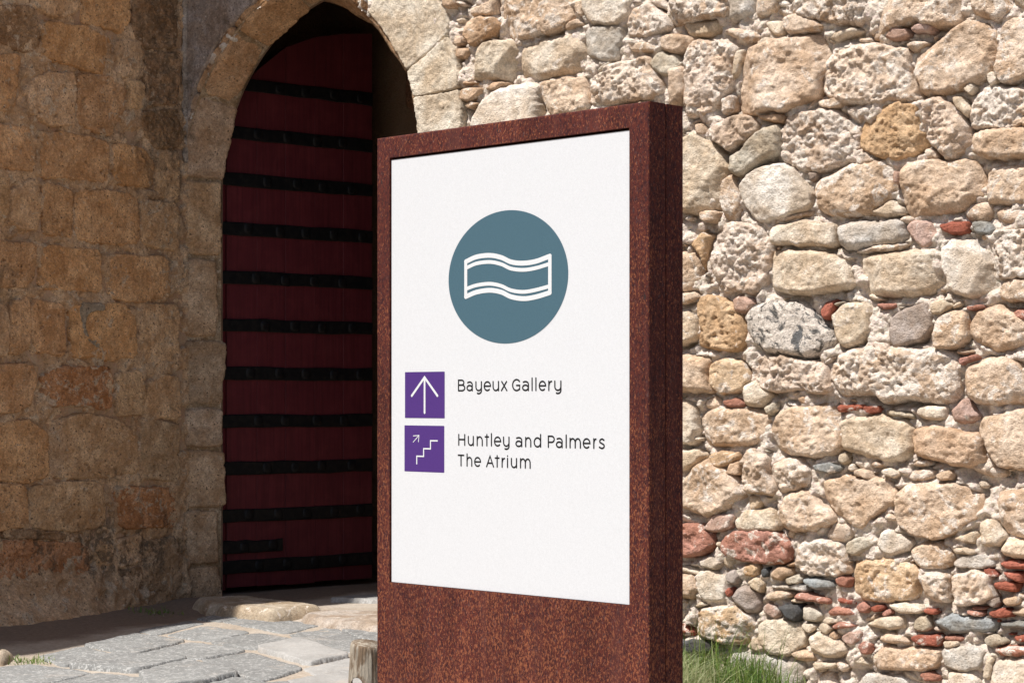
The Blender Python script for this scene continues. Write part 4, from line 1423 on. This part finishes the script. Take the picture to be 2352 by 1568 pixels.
# ------------------------------------------------------------------ rusty wayfinding sign
YR = 4.8
PR = EYEP + ray(1490, HORIZON) * YR
PL_Y = YR * 683.0 / 597.0
PLp = EYEP + ray(865, HORIZON) * PL_Y
EW = PR - PLp; EW[2] = 0
SW = float(np.linalg.norm(EW)); EW /= SW
SN = np.array([EW[1], -EW[0], 0.0])
if SN[1] > 0: SN = -SN
ORG = np.array([PLp[0], PLp[1], 0.0])
STOP = EYE + 683.0 * YR / FPX
SDEP = 0.131


def on_sign(px, py, wofs=0.0):
    p = to_plane(px, py, ORG + SN * wofs, SN) - ORG
    return float(np.dot(p, EW)), float(p[2])


smap = lambda V: np.asarray(V, float)[:, :1] * EW + np.asarray(V, float)[:, 1:2] * UP + np.asarray(V, float)[:, 2:3] * SN

m, nt, b = new_mat('rusted_steel'); w = NT(nt)
p = w.objc()
pv = w.scale(p, (1, 1, 0.55))
big = w.noise(pv, 7, 5, 0.65, 0.4)
sp1 = w.noise(pv, 140, 5, 0.7, 0.5)
sp2 = w.noise(pv, 205, 4, 0.72, 0.4)
c = w.mix(w.rng(sp1, 0.36, 0.62), C4((0.032, 0.0105, 0.012)), C4((0.086, 0.021, 0.015)))
sz = w.n('ShaderNodeSeparateXYZ'); w.l(p, sz.inputs[0])
spk = w.math('ADD', sp2, w.math('MULTIPLY', w.math('SUBTRACT', big, 0.5), 0.20))
spk = w.math('ADD', spk, w.rng(sz.outputs[2], 2.0, 0.5, -0.015, 0.025))
c = w.mix(w.rng(spk, 0.53, 0.62), c, C4((0.205, 0.070, 0.034)))
c = w.mix(w.rng(w.noise(pv, 130, 3, 0.6, 0.2, 'Fac'), 0.60, 0.70, 0, 0.7), c, C4((0.055, 0.03, 0.032)))
drip = w.noise(w.scale(p, (22, 22, 0.8)), 1.0, 5, 0.6, 0.4)
c = w.mix(w.rng(drip, 0.52, 0.70, 0, 0.45), c, C4((0.085, 0.030, 0.025)))
c = w.mix(w.rng(w.noise(pv, 160, 4, 0.7, 0.3), 0.60, 0.68, 0, 0.6), c, C4((0.135, 0.075, 0.068)))
dk = w.rng(w.noise(pv, 42, 3, 0.5), 0.70, 0.76)
c = w.mix(w.math('MULTIPLY', dk, 0.8), c, C4((0.03, 0.022, 0.022)))
c = w.gain(c, w.rng(w.noise(w.scale(p, (5, 5, 1.1)), 1.0, 5, 0.65, 0.5), 0.3, 0.7, 0.74, 1.2))
w.l(c, b.inputs['Base Color']); b.inputs['Roughness'].default_value = 0.8; b.inputs['Specular IOR Level'].default_value = 0.12
w.l(w.bump(w.math('ADD', sp1, w.math('MULTIPLY', sp2, 0.7)), 0.45, 0.003), b.inputs['Normal'])
M_RUST = m
m, nt, b = new_mat('white_print_paper'); w = NT(nt); p = w.objc()
g1 = w.noise(p, 330, 3, 0.7); g2 = w.noise(p, 130, 3, 0.6)
c = w.gain(C4((0.54, 0.55, 0.565)), w.math('ADD', w.rng(g1, 0.25, 0.75, 0.92, 1.05), w.rng(g2, 0.25, 0.75, -0.02, 0.02)))
w.l(c, b.inputs['Base Color']); b.inputs['Roughness'].default_value = 0.7; b.inputs['Specular IOR Level'].default_value = 0.2
w.l(w.bump(g1, 0.10, 0.001), b.inputs['Normal'])
M_PAPER = m


def print_mat(name, col):
    m, nt, b = new_mat(name); w = NT(nt); p = w.objc()
    g1 = w.noise(p, 420, 3, 0.7)
    c = w.gain(C4(col), w.rng(g1, 0.25, 0.75, 0.88, 1.1))
    w.l(c, b.inputs['Base Color']); b.inputs['Roughness'].default_value = 0.7; b.inputs['Specular IOR Level'].default_value = 0.2
    return m


M_TEAL = print_mat('teal_print', (0.051, 0.104, 0.136))
M_PURPLE = print_mat('purple_print', (0.060, 0.024, 0.151))
M_BLACK = print_mat('black_print', (0.008, 0.008, 0.009))
M_WHITE = print_mat('white_print', (0.57, 0.58, 0.59))

sign = thing('wayfinding_sign', 'rusted steel sign with white panel, blue disc and purple arrow squares', 'sign', tuple(ORG))

o_tl = on_sign(894.2, 363.7); o_tr = on_sign(1444.7, 291.5); o_bl = on_sign(895.2, 1334.8); o_br = on_sign(1446.3, 1391.3)
U0 = (o_tl[0] + o_bl[0]) / 2; U1 = (o_tr[0] + o_br[0]) / 2
V1 = (o_tl[1] + o_tr[1]) / 2; V0 = (o_bl[1] + o_br[1]) / 2
import bmesh


def casing(name, w_front, w_back, opening):
    bm = bmesh.new()
    oc = [(0, 0.0), (SW, 0.0), (SW, STOP), (0, STOP)]
    f = [bm.verts.new((u, v, w_front)) for u, v in oc]
    bk = [bm.verts.new((u, v, w_back)) for u, v in oc]
    if opening:
        ic = [(U0, V0), (U1, V0), (U1, V1), (U0, V1)]
        fi = [bm.verts.new((u, v, w_front)) for u, v in ic]
        di = [bm.verts.new((u, v, w_front - 0.035)) for u, v in ic]
        for i in range(4):
            j = (i + 1) % 4
            bm.faces.new((f[i], f[j], fi[j], fi[i]))
            bm.faces.new((fi[i], fi[j], di[j], di[i]))
        bm.faces.new(di)
    else:
        bm.faces.new(f)
    for i in range(4):
        j = (i + 1) % 4
        bm.faces.new((f[i], bk[i], bk[j], f[j]))
    bm.faces.new(bk[::-1])
    bmesh.ops.recalc_face_normals(bm, faces=bm.faces)
    outer = set(f) | set(bk)
    ed = [e for e in bm.edges if e.verts[0] in outer and e.verts[1] in outer]
    rim = set(f)
    big = [e for e in ed if (e.verts[0] in rim and e.verts[1] in rim)]
    bmesh.ops.bevel(bm, geom=big, offset=0.007 if opening else 0.002, segments=4, affect='EDGES', profile=0.6)
    for v in bm.verts:
        v.co = Vector(smap(np.array([v.co[:]]))[0])
    bmesh.ops.recalc_face_normals(bm, faces=bm.faces)
    me = bpy.data.meshes.new(name); bm.to_mesh(me); bm.free()
    return link(name, me, M_RUST, sign)


casing('front_casing', 0.0, -0.0635, True)
casing('back_casing', -0.0675, -SDEP, False)


def slab(name, u0, v0, u1, v1, w0, w1, mat, parent, inset=0.03):
    return link(name, box_mesh(name, (u0, v0, w0), (u1, v1, w1), smap), mat, parent)


slab('seam_core', 0.012, 0.005, SW - 0.012, STOP - 0.012, -0.069, -0.062, M_IRON, sign)
GT, GL = 0.0065, 0.0032
WP = -0.005
panel = slab('white_panel', U0 + GL, V0 + 0.0012, U1 - 0.0006, V1 - GT, -0.010, WP, M_PAPER, sign)


def flat(name, pts, wv, mat, parent, thick=0.0003):
    """a flat printed shape: outline in sign coordinates"""
    n = len(pts)
    V = np.array([(u, v, wv) for u, v in pts])
    return link(name, mesh_np(name, smap(V), [], [range(n)], smooth=False), mat, parent)


ZD = lambda x, y: ((1640 + x * 540 / 1512) / SRC, (760 + y * 540 / 1512) / SRC)
ZT = lambda x, y: ((1480 + x * 840 / 2352) / SRC, (1370 + y * 840 / 2352) / SRC)
ul = on_sign(*ZD(105, 790))[0]; ur = on_sign(*ZD(1362, 770))[0]
cu = (ul + ur) / 2; rad_d = (ur - ul) / 2
vt = on_sign(*ZD(765, 75))[1]; vb = on_sign(*ZD(700, 1478))[1]
cv = (vt + vb) / 2
rad_v = (vt - vb) / 2
th = np.linspace(0, 2 * math.pi, 128, endpoint=False)
disc = flat('round_emblem', [(cu + rad_d * math.cos(a), cv + rad_v * math.sin(a)) for a in th], WP + 0.0004, M_TEAL, panel)


def catmull(P, n=8):
    P = np.asarray(P, float)
    Pe = np.vstack([2 * P[0] - P[1], P, 2 * P[-1] - P[-2]])
    out = []
    for i in range(1, len(Pe) - 2):
        for t in np.linspace(0, 1, n, endpoint=False):
            a, b_, c_, d_ = Pe[i - 1], Pe[i], Pe[i + 1], Pe[i + 2]
            out.append(0.5 * ((2 * b_) + (-a + c_) * t + (2 * a - 5 * b_ + 4 * c_ - d_) * t * t + (-a + 3 * b_ - 3 * c_ + d_) * t ** 3))
    out.append(P[-1])
    return np.array(out)


class Ink:
    """collects stroked lines into one flat print; each stroke lies a hair above the one before"""
    def __init__(self, w0):
        self.V, self.Q, self.N, self.w, self.k = [], [], [], w0, 0

    def stroke(self, pts, width, cap=True):
        P = [np.asarray(pts[0], float)]
        for q in pts[1:]:
            q = np.asarray(q, float)
            if np.linalg.norm(q - P[-1]) > 1e-6:
                P.append(q)
        P = np.array(P)
        n = len(P)
        closed = np.linalg.norm(P[0] - P[-1]) < 1e-5
        seg = np.diff(P, axis=0); seg /= np.linalg.norm(seg, axis=1)[:, None]
        nr = np.stack([-seg[:, 1], seg[:, 0]], 1)
        L, R = [], []
        for i in range(n):
            if closed and i in (0, n - 1):
                a, b_ = nr[-1], nr[0]
            else:
                a, b_ = nr[max(i - 1, 0)], nr[min(i, n - 2)]
            mth = a + b_
            mth /= np.linalg.norm(mth)
            k = min(2.0, 1.0 / max(0.3, float(np.dot(mth, b_))))
            L.append(P[i] + mth * k * width / 2); R.append(P[i] - mth * k * width / 2)
        base = sum(len(v) for v in self.V)
        wv = self.w + 0.00004 * self.k
        self.k += 1
        V = [(x, y, wv) for x, y in L] + [(x, y, wv) for x, y in R]
        for i in range(n - 1):
            self.Q.append((base + i, base + n + i, base + n + i + 1, base + i + 1))
        if cap and not closed:
            for end, d, l_, r_ in ((0, -seg[0], 0, n), (n - 1, seg[-1], n - 1, 2 * n - 1)):
                a0 = math.atan2(-d[0], d[1])
                ids = []
                s_ = len(V)
                for k in range(1, 8):
                    a = math.pi * k / 8
                    side = (L[end] - P[end])
                    rot = -1 if (side[0] * d[1] - side[1] * d[0]) > 0 else 1
                    ca, sa = math.cos(a), math.sin(a)
                    u_ = side / np.linalg.norm(side)
                    q = P[end] + (u_ * ca + d * sa) * width / 2
                    V.append((q[0], q[1], wv)); ids.append(base + s_ + k - 1)
                self.N.append([base + l_] + ids + [base + r_])
        self.V.append(V)

    def done(self, name, mat, parent):
        V = np.array([q for v in self.V for q in v])
        return link(name, mesh_np(name, smap(V), self.Q, self.N, smooth=False), mat, parent)


su = lambda P, Z: [on_sign(*Z(x, y)) for x, y in P]
px_d = rad_d * 2 / (1362 - 105)
ink = Ink(WP + 0.0008)
for P, wd in (([(287, 618), (400, 568), (540, 552), (660, 575), (760, 620), (880, 634), (1020, 615), (1170, 560)], 36),
              ([(300, 680), (400, 637), (540, 621), (660, 645), (760, 690), (890, 704), (1020, 685), (1158, 644)], 28),
              ([(300, 900), (400, 866), (540, 850), (660, 873), (760, 918), (890, 935), (1020, 915), (1158, 878)], 28),
              ([(287, 985), (400, 938), (540, 918), (660, 938), (760, 985), (890, 1006), (1020, 988), (1170, 943)], 36),
              ([(287, 618), (287, 985)], 32), ([(1170, 560), (1170, 943)], 34)):
    q = catmull(P) if len(P) > 2 else P
    ink.stroke(su(q, ZD), wd * px_d)
ink.done('flag_symbol', M_WHITE, panel)

px_t = (on_sign(*ZT(1200, 500))[0] - on_sign(*ZT(800, 500))[0]) / 400.0
sq1 = su([(95, 549), (512, 555), (512, 64), (95, 68)], ZT)
sq2 = su([(90, 1108), (508, 1126), (508, 633), (90, 627)], ZT)


def rect(P):
    u0 = (P[0][0] + P[3][0]) / 2; u1 = (P[1][0] + P[2][0]) / 2
    v0 = (P[0][1] + P[1][1]) / 2; v1 = (P[2][1] + P[3][1]) / 2
    r = 0.0012
    return [(u0 + r, v0), (u1 - r, v0), (u1, v0 + r), (u1, v1 - r), (u1 - r, v1), (u0 + r, v1), (u0, v1 - r), (u0, v0 + r)]


flat('arrow_square', rect(sq1), WP + 0.0004, M_PURPLE, panel)
flat('stairs_square', rect(sq2), WP + 0.0004, M_PURPLE, panel)
ink = Ink(WP + 0.0008)
ink.stroke(su([(302, 128), (302, 495)], ZT), 19 * px_t)
ink.stroke(su([(168, 317), (302, 124), (437, 317)], ZT), 19 * px_t)
ink.done('up_arrow', M_WHITE, panel)
ink = Ink(WP + 0.0008)
ink.stroke(su([(220, 1036), (220, 951), (292, 953), (292, 872), (364, 874), (364, 789), (440, 790)], ZT), 10.5 * px_t, cap=False)
ink.stroke(su([(183, 803), (243, 733)], ZT), 6 * px_t)
ink.stroke(su([(184, 738), (244, 733), (238, 800)], ZT), 6 * px_t)
ink.done('stairs_symbol', M_WHITE, panel)


def el(cx, cy, rx, ry, a0, a1, n=18):
    return [(cx + rx * math.cos(math.radians(a)), cy + ry * math.sin(math.radians(a))) for a in np.linspace(a0, a1, n)]


ARCH = lambda x0, x1: [(x0, 0.5)] + el((x0 + x1) / 2, 0.52, (x1 - x0) / 2, 0.46, 180, 0, 16) + [(x1, 0)]
GL_ = {
    'B': [[(0, 0), (0, 1.2), (0.5, 1.2)] + el(0.5, 0.92, 0.36, 0.28, 80, -80, 12) + [(0.5, 0.64), (0, 0.64)], [(0.02, 0.64), (0.56, 0.64)] + el(0.56, 0.32, 0.44, 0.32, 80, -80, 14) + [(0.56, 0), (0, 0)]],
    'a': [[(0.12, 0.92)] + el(0.48, 0.68, 0.50, 0.30, 118, 0, 14) + [(0.98, 0)], el(0.47, 0.30, 0.47, 0.29, 0, 360, 30)],
    'y': [[(0, 1.0), (0, 0.45)] + el(0.5, 0.42, 0.5, 0.42, 180, 355, 18), [(1, 1.0), (1, 0.0)] + el(0.5, 0.0, 0.5, 0.34, -8, -118, 14)],
    'e': [[(0.03, 0.5), (1.0, 0.5)] + el(0.5, 0.5, 0.5, 0.49, 4, 310, 32)],
    'u': [[(0, 1.0), (0, 0.45)] + el(0.5, 0.44, 0.5, 0.44, 180, 350, 18), [(1, 1.0), (1, 0)]],
    'x': [[(0.05, 1.0), (1, 0)], [(0.95, 1.0), (0, 0)]],
    'G': [el(0.56, 0.6, 0.56, 0.61, 42, 318, 30) + [(1.0, 0.16), (1.0, 0.56), (0.56, 0.56)]],
    'l': [[(0.5, 1.36), (0.5, 0)]],
    'r': [[(0, 1.0), (0, 0)], [(0.02, 0.5)] + el(0.85, 0.5, 0.8, 0.48, 160, 88, 10)],
    'H': [[(0, 0), (0, 1.2)], [(1, 0), (1, 1.2)], [(0.02, 0.64), (0.98, 0.64)]],
    'n': [[(0, 1.0), (0, 0)], ARCH(0, 1)],
    't': [[(0.5, 1.26), (0.5, 0)], [(0, 1.0), (1, 1.0)]],
    'd': [[(1, 1.36), (1, 0)], el(0.5, 0.5, 0.5, 0.49, 0, 360, 34)],
    'P': [[(0, 0), (0, 1.2), (0.55, 1.2)] + el(0.55, 0.87, 0.45, 0.33, 80, -80, 14) + [(0.55, 0.54), (0.02, 0.54)]],
    'm': [[(0, 1.0), (0, 0)], ARCH(0, 0.5), ARCH(0.5, 1.0)],
    's': [catmull([(0.92, 0.88), (0.55, 1.0), (0.15, 0.88), (0.12, 0.66), (0.5, 0.52), (0.92, 0.36), (0.9, 0.12), (0.5, 0.0), (0.02, 0.12)], 6)],
    'T': [[(0, 1.2), (1, 1.2)], [(0.5, 1.19), (0.5, 0)]],
    'h': [[(0, 1.36), (0, 0)], ARCH(0, 1)],
    'A': [[(0, 0), (0.5, 1.2), (1, 0)], [(0.19, 0.40), (0.81, 0.40)]],
    'i': [[(0.5, 1.0), (0.5, 0)], [(0.5, 1.27), (0.5, 1.262)]],
}
LINES = [
    (268, 'lettering', [('B', 652, 728), ('a', 742, 808), ('y', 835, 903), ('e', 922, 998), ('u', 1015, 1083), ('x', 1103, 1170), ('G', 1220, 1305), ('a', 1325, 1398), ('l', 1430, 1430),
                        ('l', 1470, 1470), ('e', 1500, 1577), ('r', 1600, 1645), ('y', 1663, 1738)]),
    (838, 'lettering', [('H', 655, 728), ('u', 755, 818), ('n', 848, 912), ('t', 932, 978), ('l', 1003, 1003), ('e', 1030, 1105), ('y', 1125, 1193), ('a', 1255, 1328), ('n', 1357, 1422),
                        ('d', 1447, 1525), ('P', 1595, 1668), ('a', 1680, 1752), ('l', 1788, 1788), ('m', 1823, 1943), ('e', 1962, 2043), ('r', 2072, 2110), ('s', 2130, 2195)]),
    (1054, 'lettering', [('T', 650, 718), ('h', 742, 802), ('e', 822, 893), ('A', 947, 1030), ('t', 1038, 1088), ('r', 1110, 1150), ('i', 1172, 1172), ('u', 1207, 1272), ('m', 1303, 1415)]),
]
XH = abs(on_sign(*ZT(700, 168))[1] - on_sign(*ZT(700, 268))[1])
for base, nm, glyphs in LINES:
    v0 = on_sign(*ZT(glyphs[0][1], base))[1]
    sw = 12.0 * px_t
    for ch, x0, x1 in glyphs:
        ink = Ink(WP + 0.0005)
        u0 = on_sign(*ZT(x0, base))[0] + sw * 0.45; u1 = on_sign(*ZT(x1, base))[0] - sw * 0.45
        if x0 == x1:
            u0 = u1 = on_sign(*ZT(x0, base))[0]
        wd = max(u1 - u0, 1e-9)
        for st in GL_[ch]:
            P = [((u0 + x * wd) if x0 != x1 else u0, v0 + (y * (XH - sw * 0.5) + sw * 0.25)) for x, y in st]
            ink.stroke(P, sw)
        ink.done('letter', M_BLACK, panel)

# ------------------------------------------------------------------ weathered wooden post
m, nt, b = new_mat('weathered_wood'); w = NT(nt); p = w.objc()
gr = w.noise(w.scale(p, (190, 190, 9)), 1.0, 5, 0.7, 0.3); pt = w.noise(w.scale(p, (26, 26, 7)), 1.0, 5, 0.65, 0.6)
c = w.mix(w.rng(pt, 0.42, 0.6), C4((0.165, 0.115, 0.075)), C4((0.33, 0.285, 0.225)))
c = w.gain(c, w.rng(gr, 0.25, 0.75, 0.55, 1.25))
w.l(c, b.inputs['Base Color']); b.inputs['Roughness'].default_value = 0.9
w.l(w.bump(gr, 0.8, 0.004), b.inputs['Normal'])
M_WOOD = m
YP = 8.3
pc = EYEP + ray(842, HORIZON) * YP
PZt = EYE - (1476 - HORIZON) * YP / FPX
r_top = 36.0 * YP / FPX
post = thing('wooden_post', 'short weathered wooden post with a hole through it, beside the rusty sign', 'post', (pc[0], pc[1], 0))
na, nh = 96, 60
an = np.linspace(0, 2 * math.pi, na, endpoint=False)
hs = np.linspace(-0.08, PZt, nh)
Ag, Hg = np.meshgrid(an, hs)
cr = 0.0035 * ridged(Ag * 9.0, Hg * 1.2, 1.0, 3, 301) + 0.002 * fbm(Ag * 16, Hg * 3, 1, 3, 302)
Rg = r_top * (1.0 + 0.30 * (1 - Hg / PZt) ** 1.2) + cr
Rg = Rg - 0.004 * sstep(PZt - 0.012, PZt, Hg)
tiltz = 0.010 * np.cos(Ag - 2.2) * (Hg / PZt)
V = np.stack([(Rg * np.cos(Ag)).ravel(), (Rg * np.sin(Ag)).ravel(), (Hg + tiltz).ravel()], 1)
idx = np.arange(na * nh).reshape(nh, na)
i2 = np.roll(idx, -1, axis=1)
Q = np.stack([idx[:-1].ravel(), i2[:-1].ravel(), i2[1:].ravel(), idx[1:].ravel()], 1)
pm = mesh_np('post_shaft', V, Q, [idx[-1], idx[0][::-1]])
po = link('post_shaft', pm, M_WOOD, post)
cut = bmesh.new()
bmesh.ops.create_cone(cut, cap_ends=True, segments=24, radius1=0.026, radius2=0.026, depth=0.5)
hz = EYE - (1568 - HORIZON) * YP / FPX
rv = (822 - 842) * YP / FPX
for v in cut.verts:
    x, y, z_ = v.co
    v.co = (rv + x, z_, hz + y * 1.25)
bmesh.ops.recalc_face_normals(cut, faces=cut.faces)
cme = bpy.data.meshes.new('post_hole_cut'); cut.to_mesh(cme); cut.free()
co = bpy.data.objects.new('post_hole_cut', cme); COL.objects.link(co)
co.parent = post
md = po.modifiers.new('hole', 'BOOLEAN'); md.operation = 'DIFFERENCE'; md.object = co; md.solver = 'EXACT'
bpy.context.view_layer.update()
dg_ = bpy.context.evaluated_depsgraph_get()
nm_ = bpy.data.meshes.new_from_object(po.evaluated_get(dg_))
po.modifiers.clear(); po.data = nm_; nm_.name = 'post_shaft'
if not nm_.materials: nm_.materials.append(M_WOOD)
bpy.data.objects.remove(co)

# ------------------------------------------------------------------ grass
m, nt, b = new_mat('grass_blades'); w = NT(nt)
at = w.n('ShaderNodeAttribute', attribute_name='tint')
w.l(at.outputs['Color'], b.inputs['Base Color']); b.inputs['Roughness'].default_value = 0.6
b.inputs['Subsurface Weight'].default_value = 0.0
tr = w.n('ShaderNodeBsdfTranslucent'); w.l(at.outputs['Color'], tr.inputs['Color'])
mx = w.n('ShaderNodeMixShader'); mx.inputs[0].default_value = 0.3
w.l(b.outputs[0], mx.inputs[1]); w.l(tr.outputs[0], mx.inputs[2])
w.l(mx.outputs[0], nt.nodes['Material Output'].inputs['Surface'])
M_GRASS = m


def blades(name, roots, hts, lean, cols, width=0.0035, seed=1, seg=6):
    rg = np.random.default_rng(seed)
    V, Q, C = [], [], []
    nv = 0
    for r, h, c in zip(roots, hts, cols):
        a = rg.uniform(0, 2 * math.pi)
        l = lean * h * abs(rg.normal(0.5, 0.45))
        dx, dy = math.cos(a), math.sin(a)
        f = rg.uniform(0, 2 * math.pi)
        wx, wy = math.cos(f), math.sin(f)
        wd = width * rg.uniform(0.6, 1.3)
        curve = rg.uniform(1.5, 3.0)
        for k in range(seg + 1):
            t = k / seg
            x = r[0] + dx * l * t ** curve; y = r[1] + dy * l * t ** curve
            z_ = r[2] + h * (t - 0.25 * (l / h) * t ** 3 if h > 0 else 0)
            ww = wd * (1 - t ** 1.6) + 0.0003
            V += [(x - wx * ww, y - wy * ww, z_), (x + wx * ww, y + wy * ww, z_)]
            C += [(*c, 1.0)] * 2
        for k in range(seg):
            i = nv + k * 2
            Q.append((i, i + 1, i + 3, i + 2))
        nv += 2 * (seg + 1)
    me = mesh_np(name, np.array(V), Q)
    at = me.color_attributes.new('tint', 'FLOAT_COLOR', 'POINT')
    at.data.foreach_set('color', np.array(C, np.float32).ravel())
    return link(name, me, M_GRASS)


def ground_z(x, y):
    i = np.clip(np.searchsorted(gx, x), 1, len(gx) - 1); j = np.clip(np.searchsorted(gy, y), 1, len(gy) - 1)
    return float(gzv[j, i])


rg = np.random.default_rng(5)


def green(rg):
    k = rg.uniform(0.7, 1.3)
    return (0.13 * k * rg.uniform(0.75, 1.25), 0.205 * k, 0.042 * k)


def straw(rg):
    k = rg.uniform(0.8, 1.25)
    return (0.37 * k, 0.40 * k * rg.uniform(0.92, 1.05), 0.21 * k)


roots, hts, cols = [], [], []
while len(roots) < 1250:
    px = rg.uniform(1540, 1865); dist = abs(rg.normal(0, 0.16)) + 0.05
    s = on_wall(px, 1500)[0]
    p_ = CORNER + (s + rg.normal(0, 0.03)) * ES + dist * NR
    dens = np.interp(px, [1540, 1600, 1680, 1760, 1820, 1865], [0.5, 0.7, 1.0, 0.9, 0.55, 0.15])
    if rg.uniform() > dens: continue
    roots.append((p_[0], p_[1], ground_z(p_[0], p_[1]) - 0.01))
    tall = rg.uniform() < 0.10
    hts.append((rg.uniform(0.28, 0.44) if tall else rg.uniform(0.10, 0.27)) * np.interp(px, [1540, 1780, 1865], [1, 1, 0.6]))
    cols.append(green(rg) if rg.uniform() < 0.93 else straw(rg))
g_ = blades('grass', roots, hts, 0.8, cols, 0.0026, 11)
tag(g_, 'green grass growing along the foot of the rubble wall', 'grass', kind='stuff')
roots, hts, cols = [], [], []
cen = CORNER + (on_wall(1590, 1560)[0]) * ES + 0.50 * NR
while len(roots) < 3800:
    q = rg.normal(0, 1, 2) * np.array([0.16, 0.10])
    p_ = cen + q[0] * ES + q[1] * NR
    roots.append((p_[0], p_[1], ground_z(p_[0], p_[1]) - 0.01))
    hts.append(rg.uniform(0.12, 0.30) * math.exp(-0.28 * q[0] ** 2)); cols.append(straw(rg) if rg.uniform() < 0.88 else green(rg))
g_ = blades('dry_grass', roots, hts, 1.5, cols, 0.0019, 12)
tag(g_, 'mound of pale dry grass behind the rusty sign', 'grass', kind='stuff')
for (zx, zy, n, hmax, lab, gk) in ((135, 1118, 150, 0.055, 'small sunlit grass tuft beside a loose rock on the paving', 0.55), (905, 838, 90, 0.05, 'small dark grass tuft in the shade at the wall foot', 0.95)):
    gx_, gy_ = on_ground(*Z7(zx, zy), z=0.01)
    roots, hts, cols = [], [], []
    for _ in range(n):
        q = rg.normal(0, 1, 2) * np.array([0.085, 0.05])
        roots.append((gx_ + q[0], gy_ + q[1], ground_z(gx_ + q[0], gy_ + q[1]) - 0.005))
        hts.append(rg.uniform(0.3, 1.0) * hmax); cols.append(green(rg) if rg.uniform() < gk else straw(rg))
    g_ = blades('grass_tuft', roots, hts, 1.3, cols, 0.003, int(zx))
    tag(g_, lab, 'grass tuft', kind='stuff')
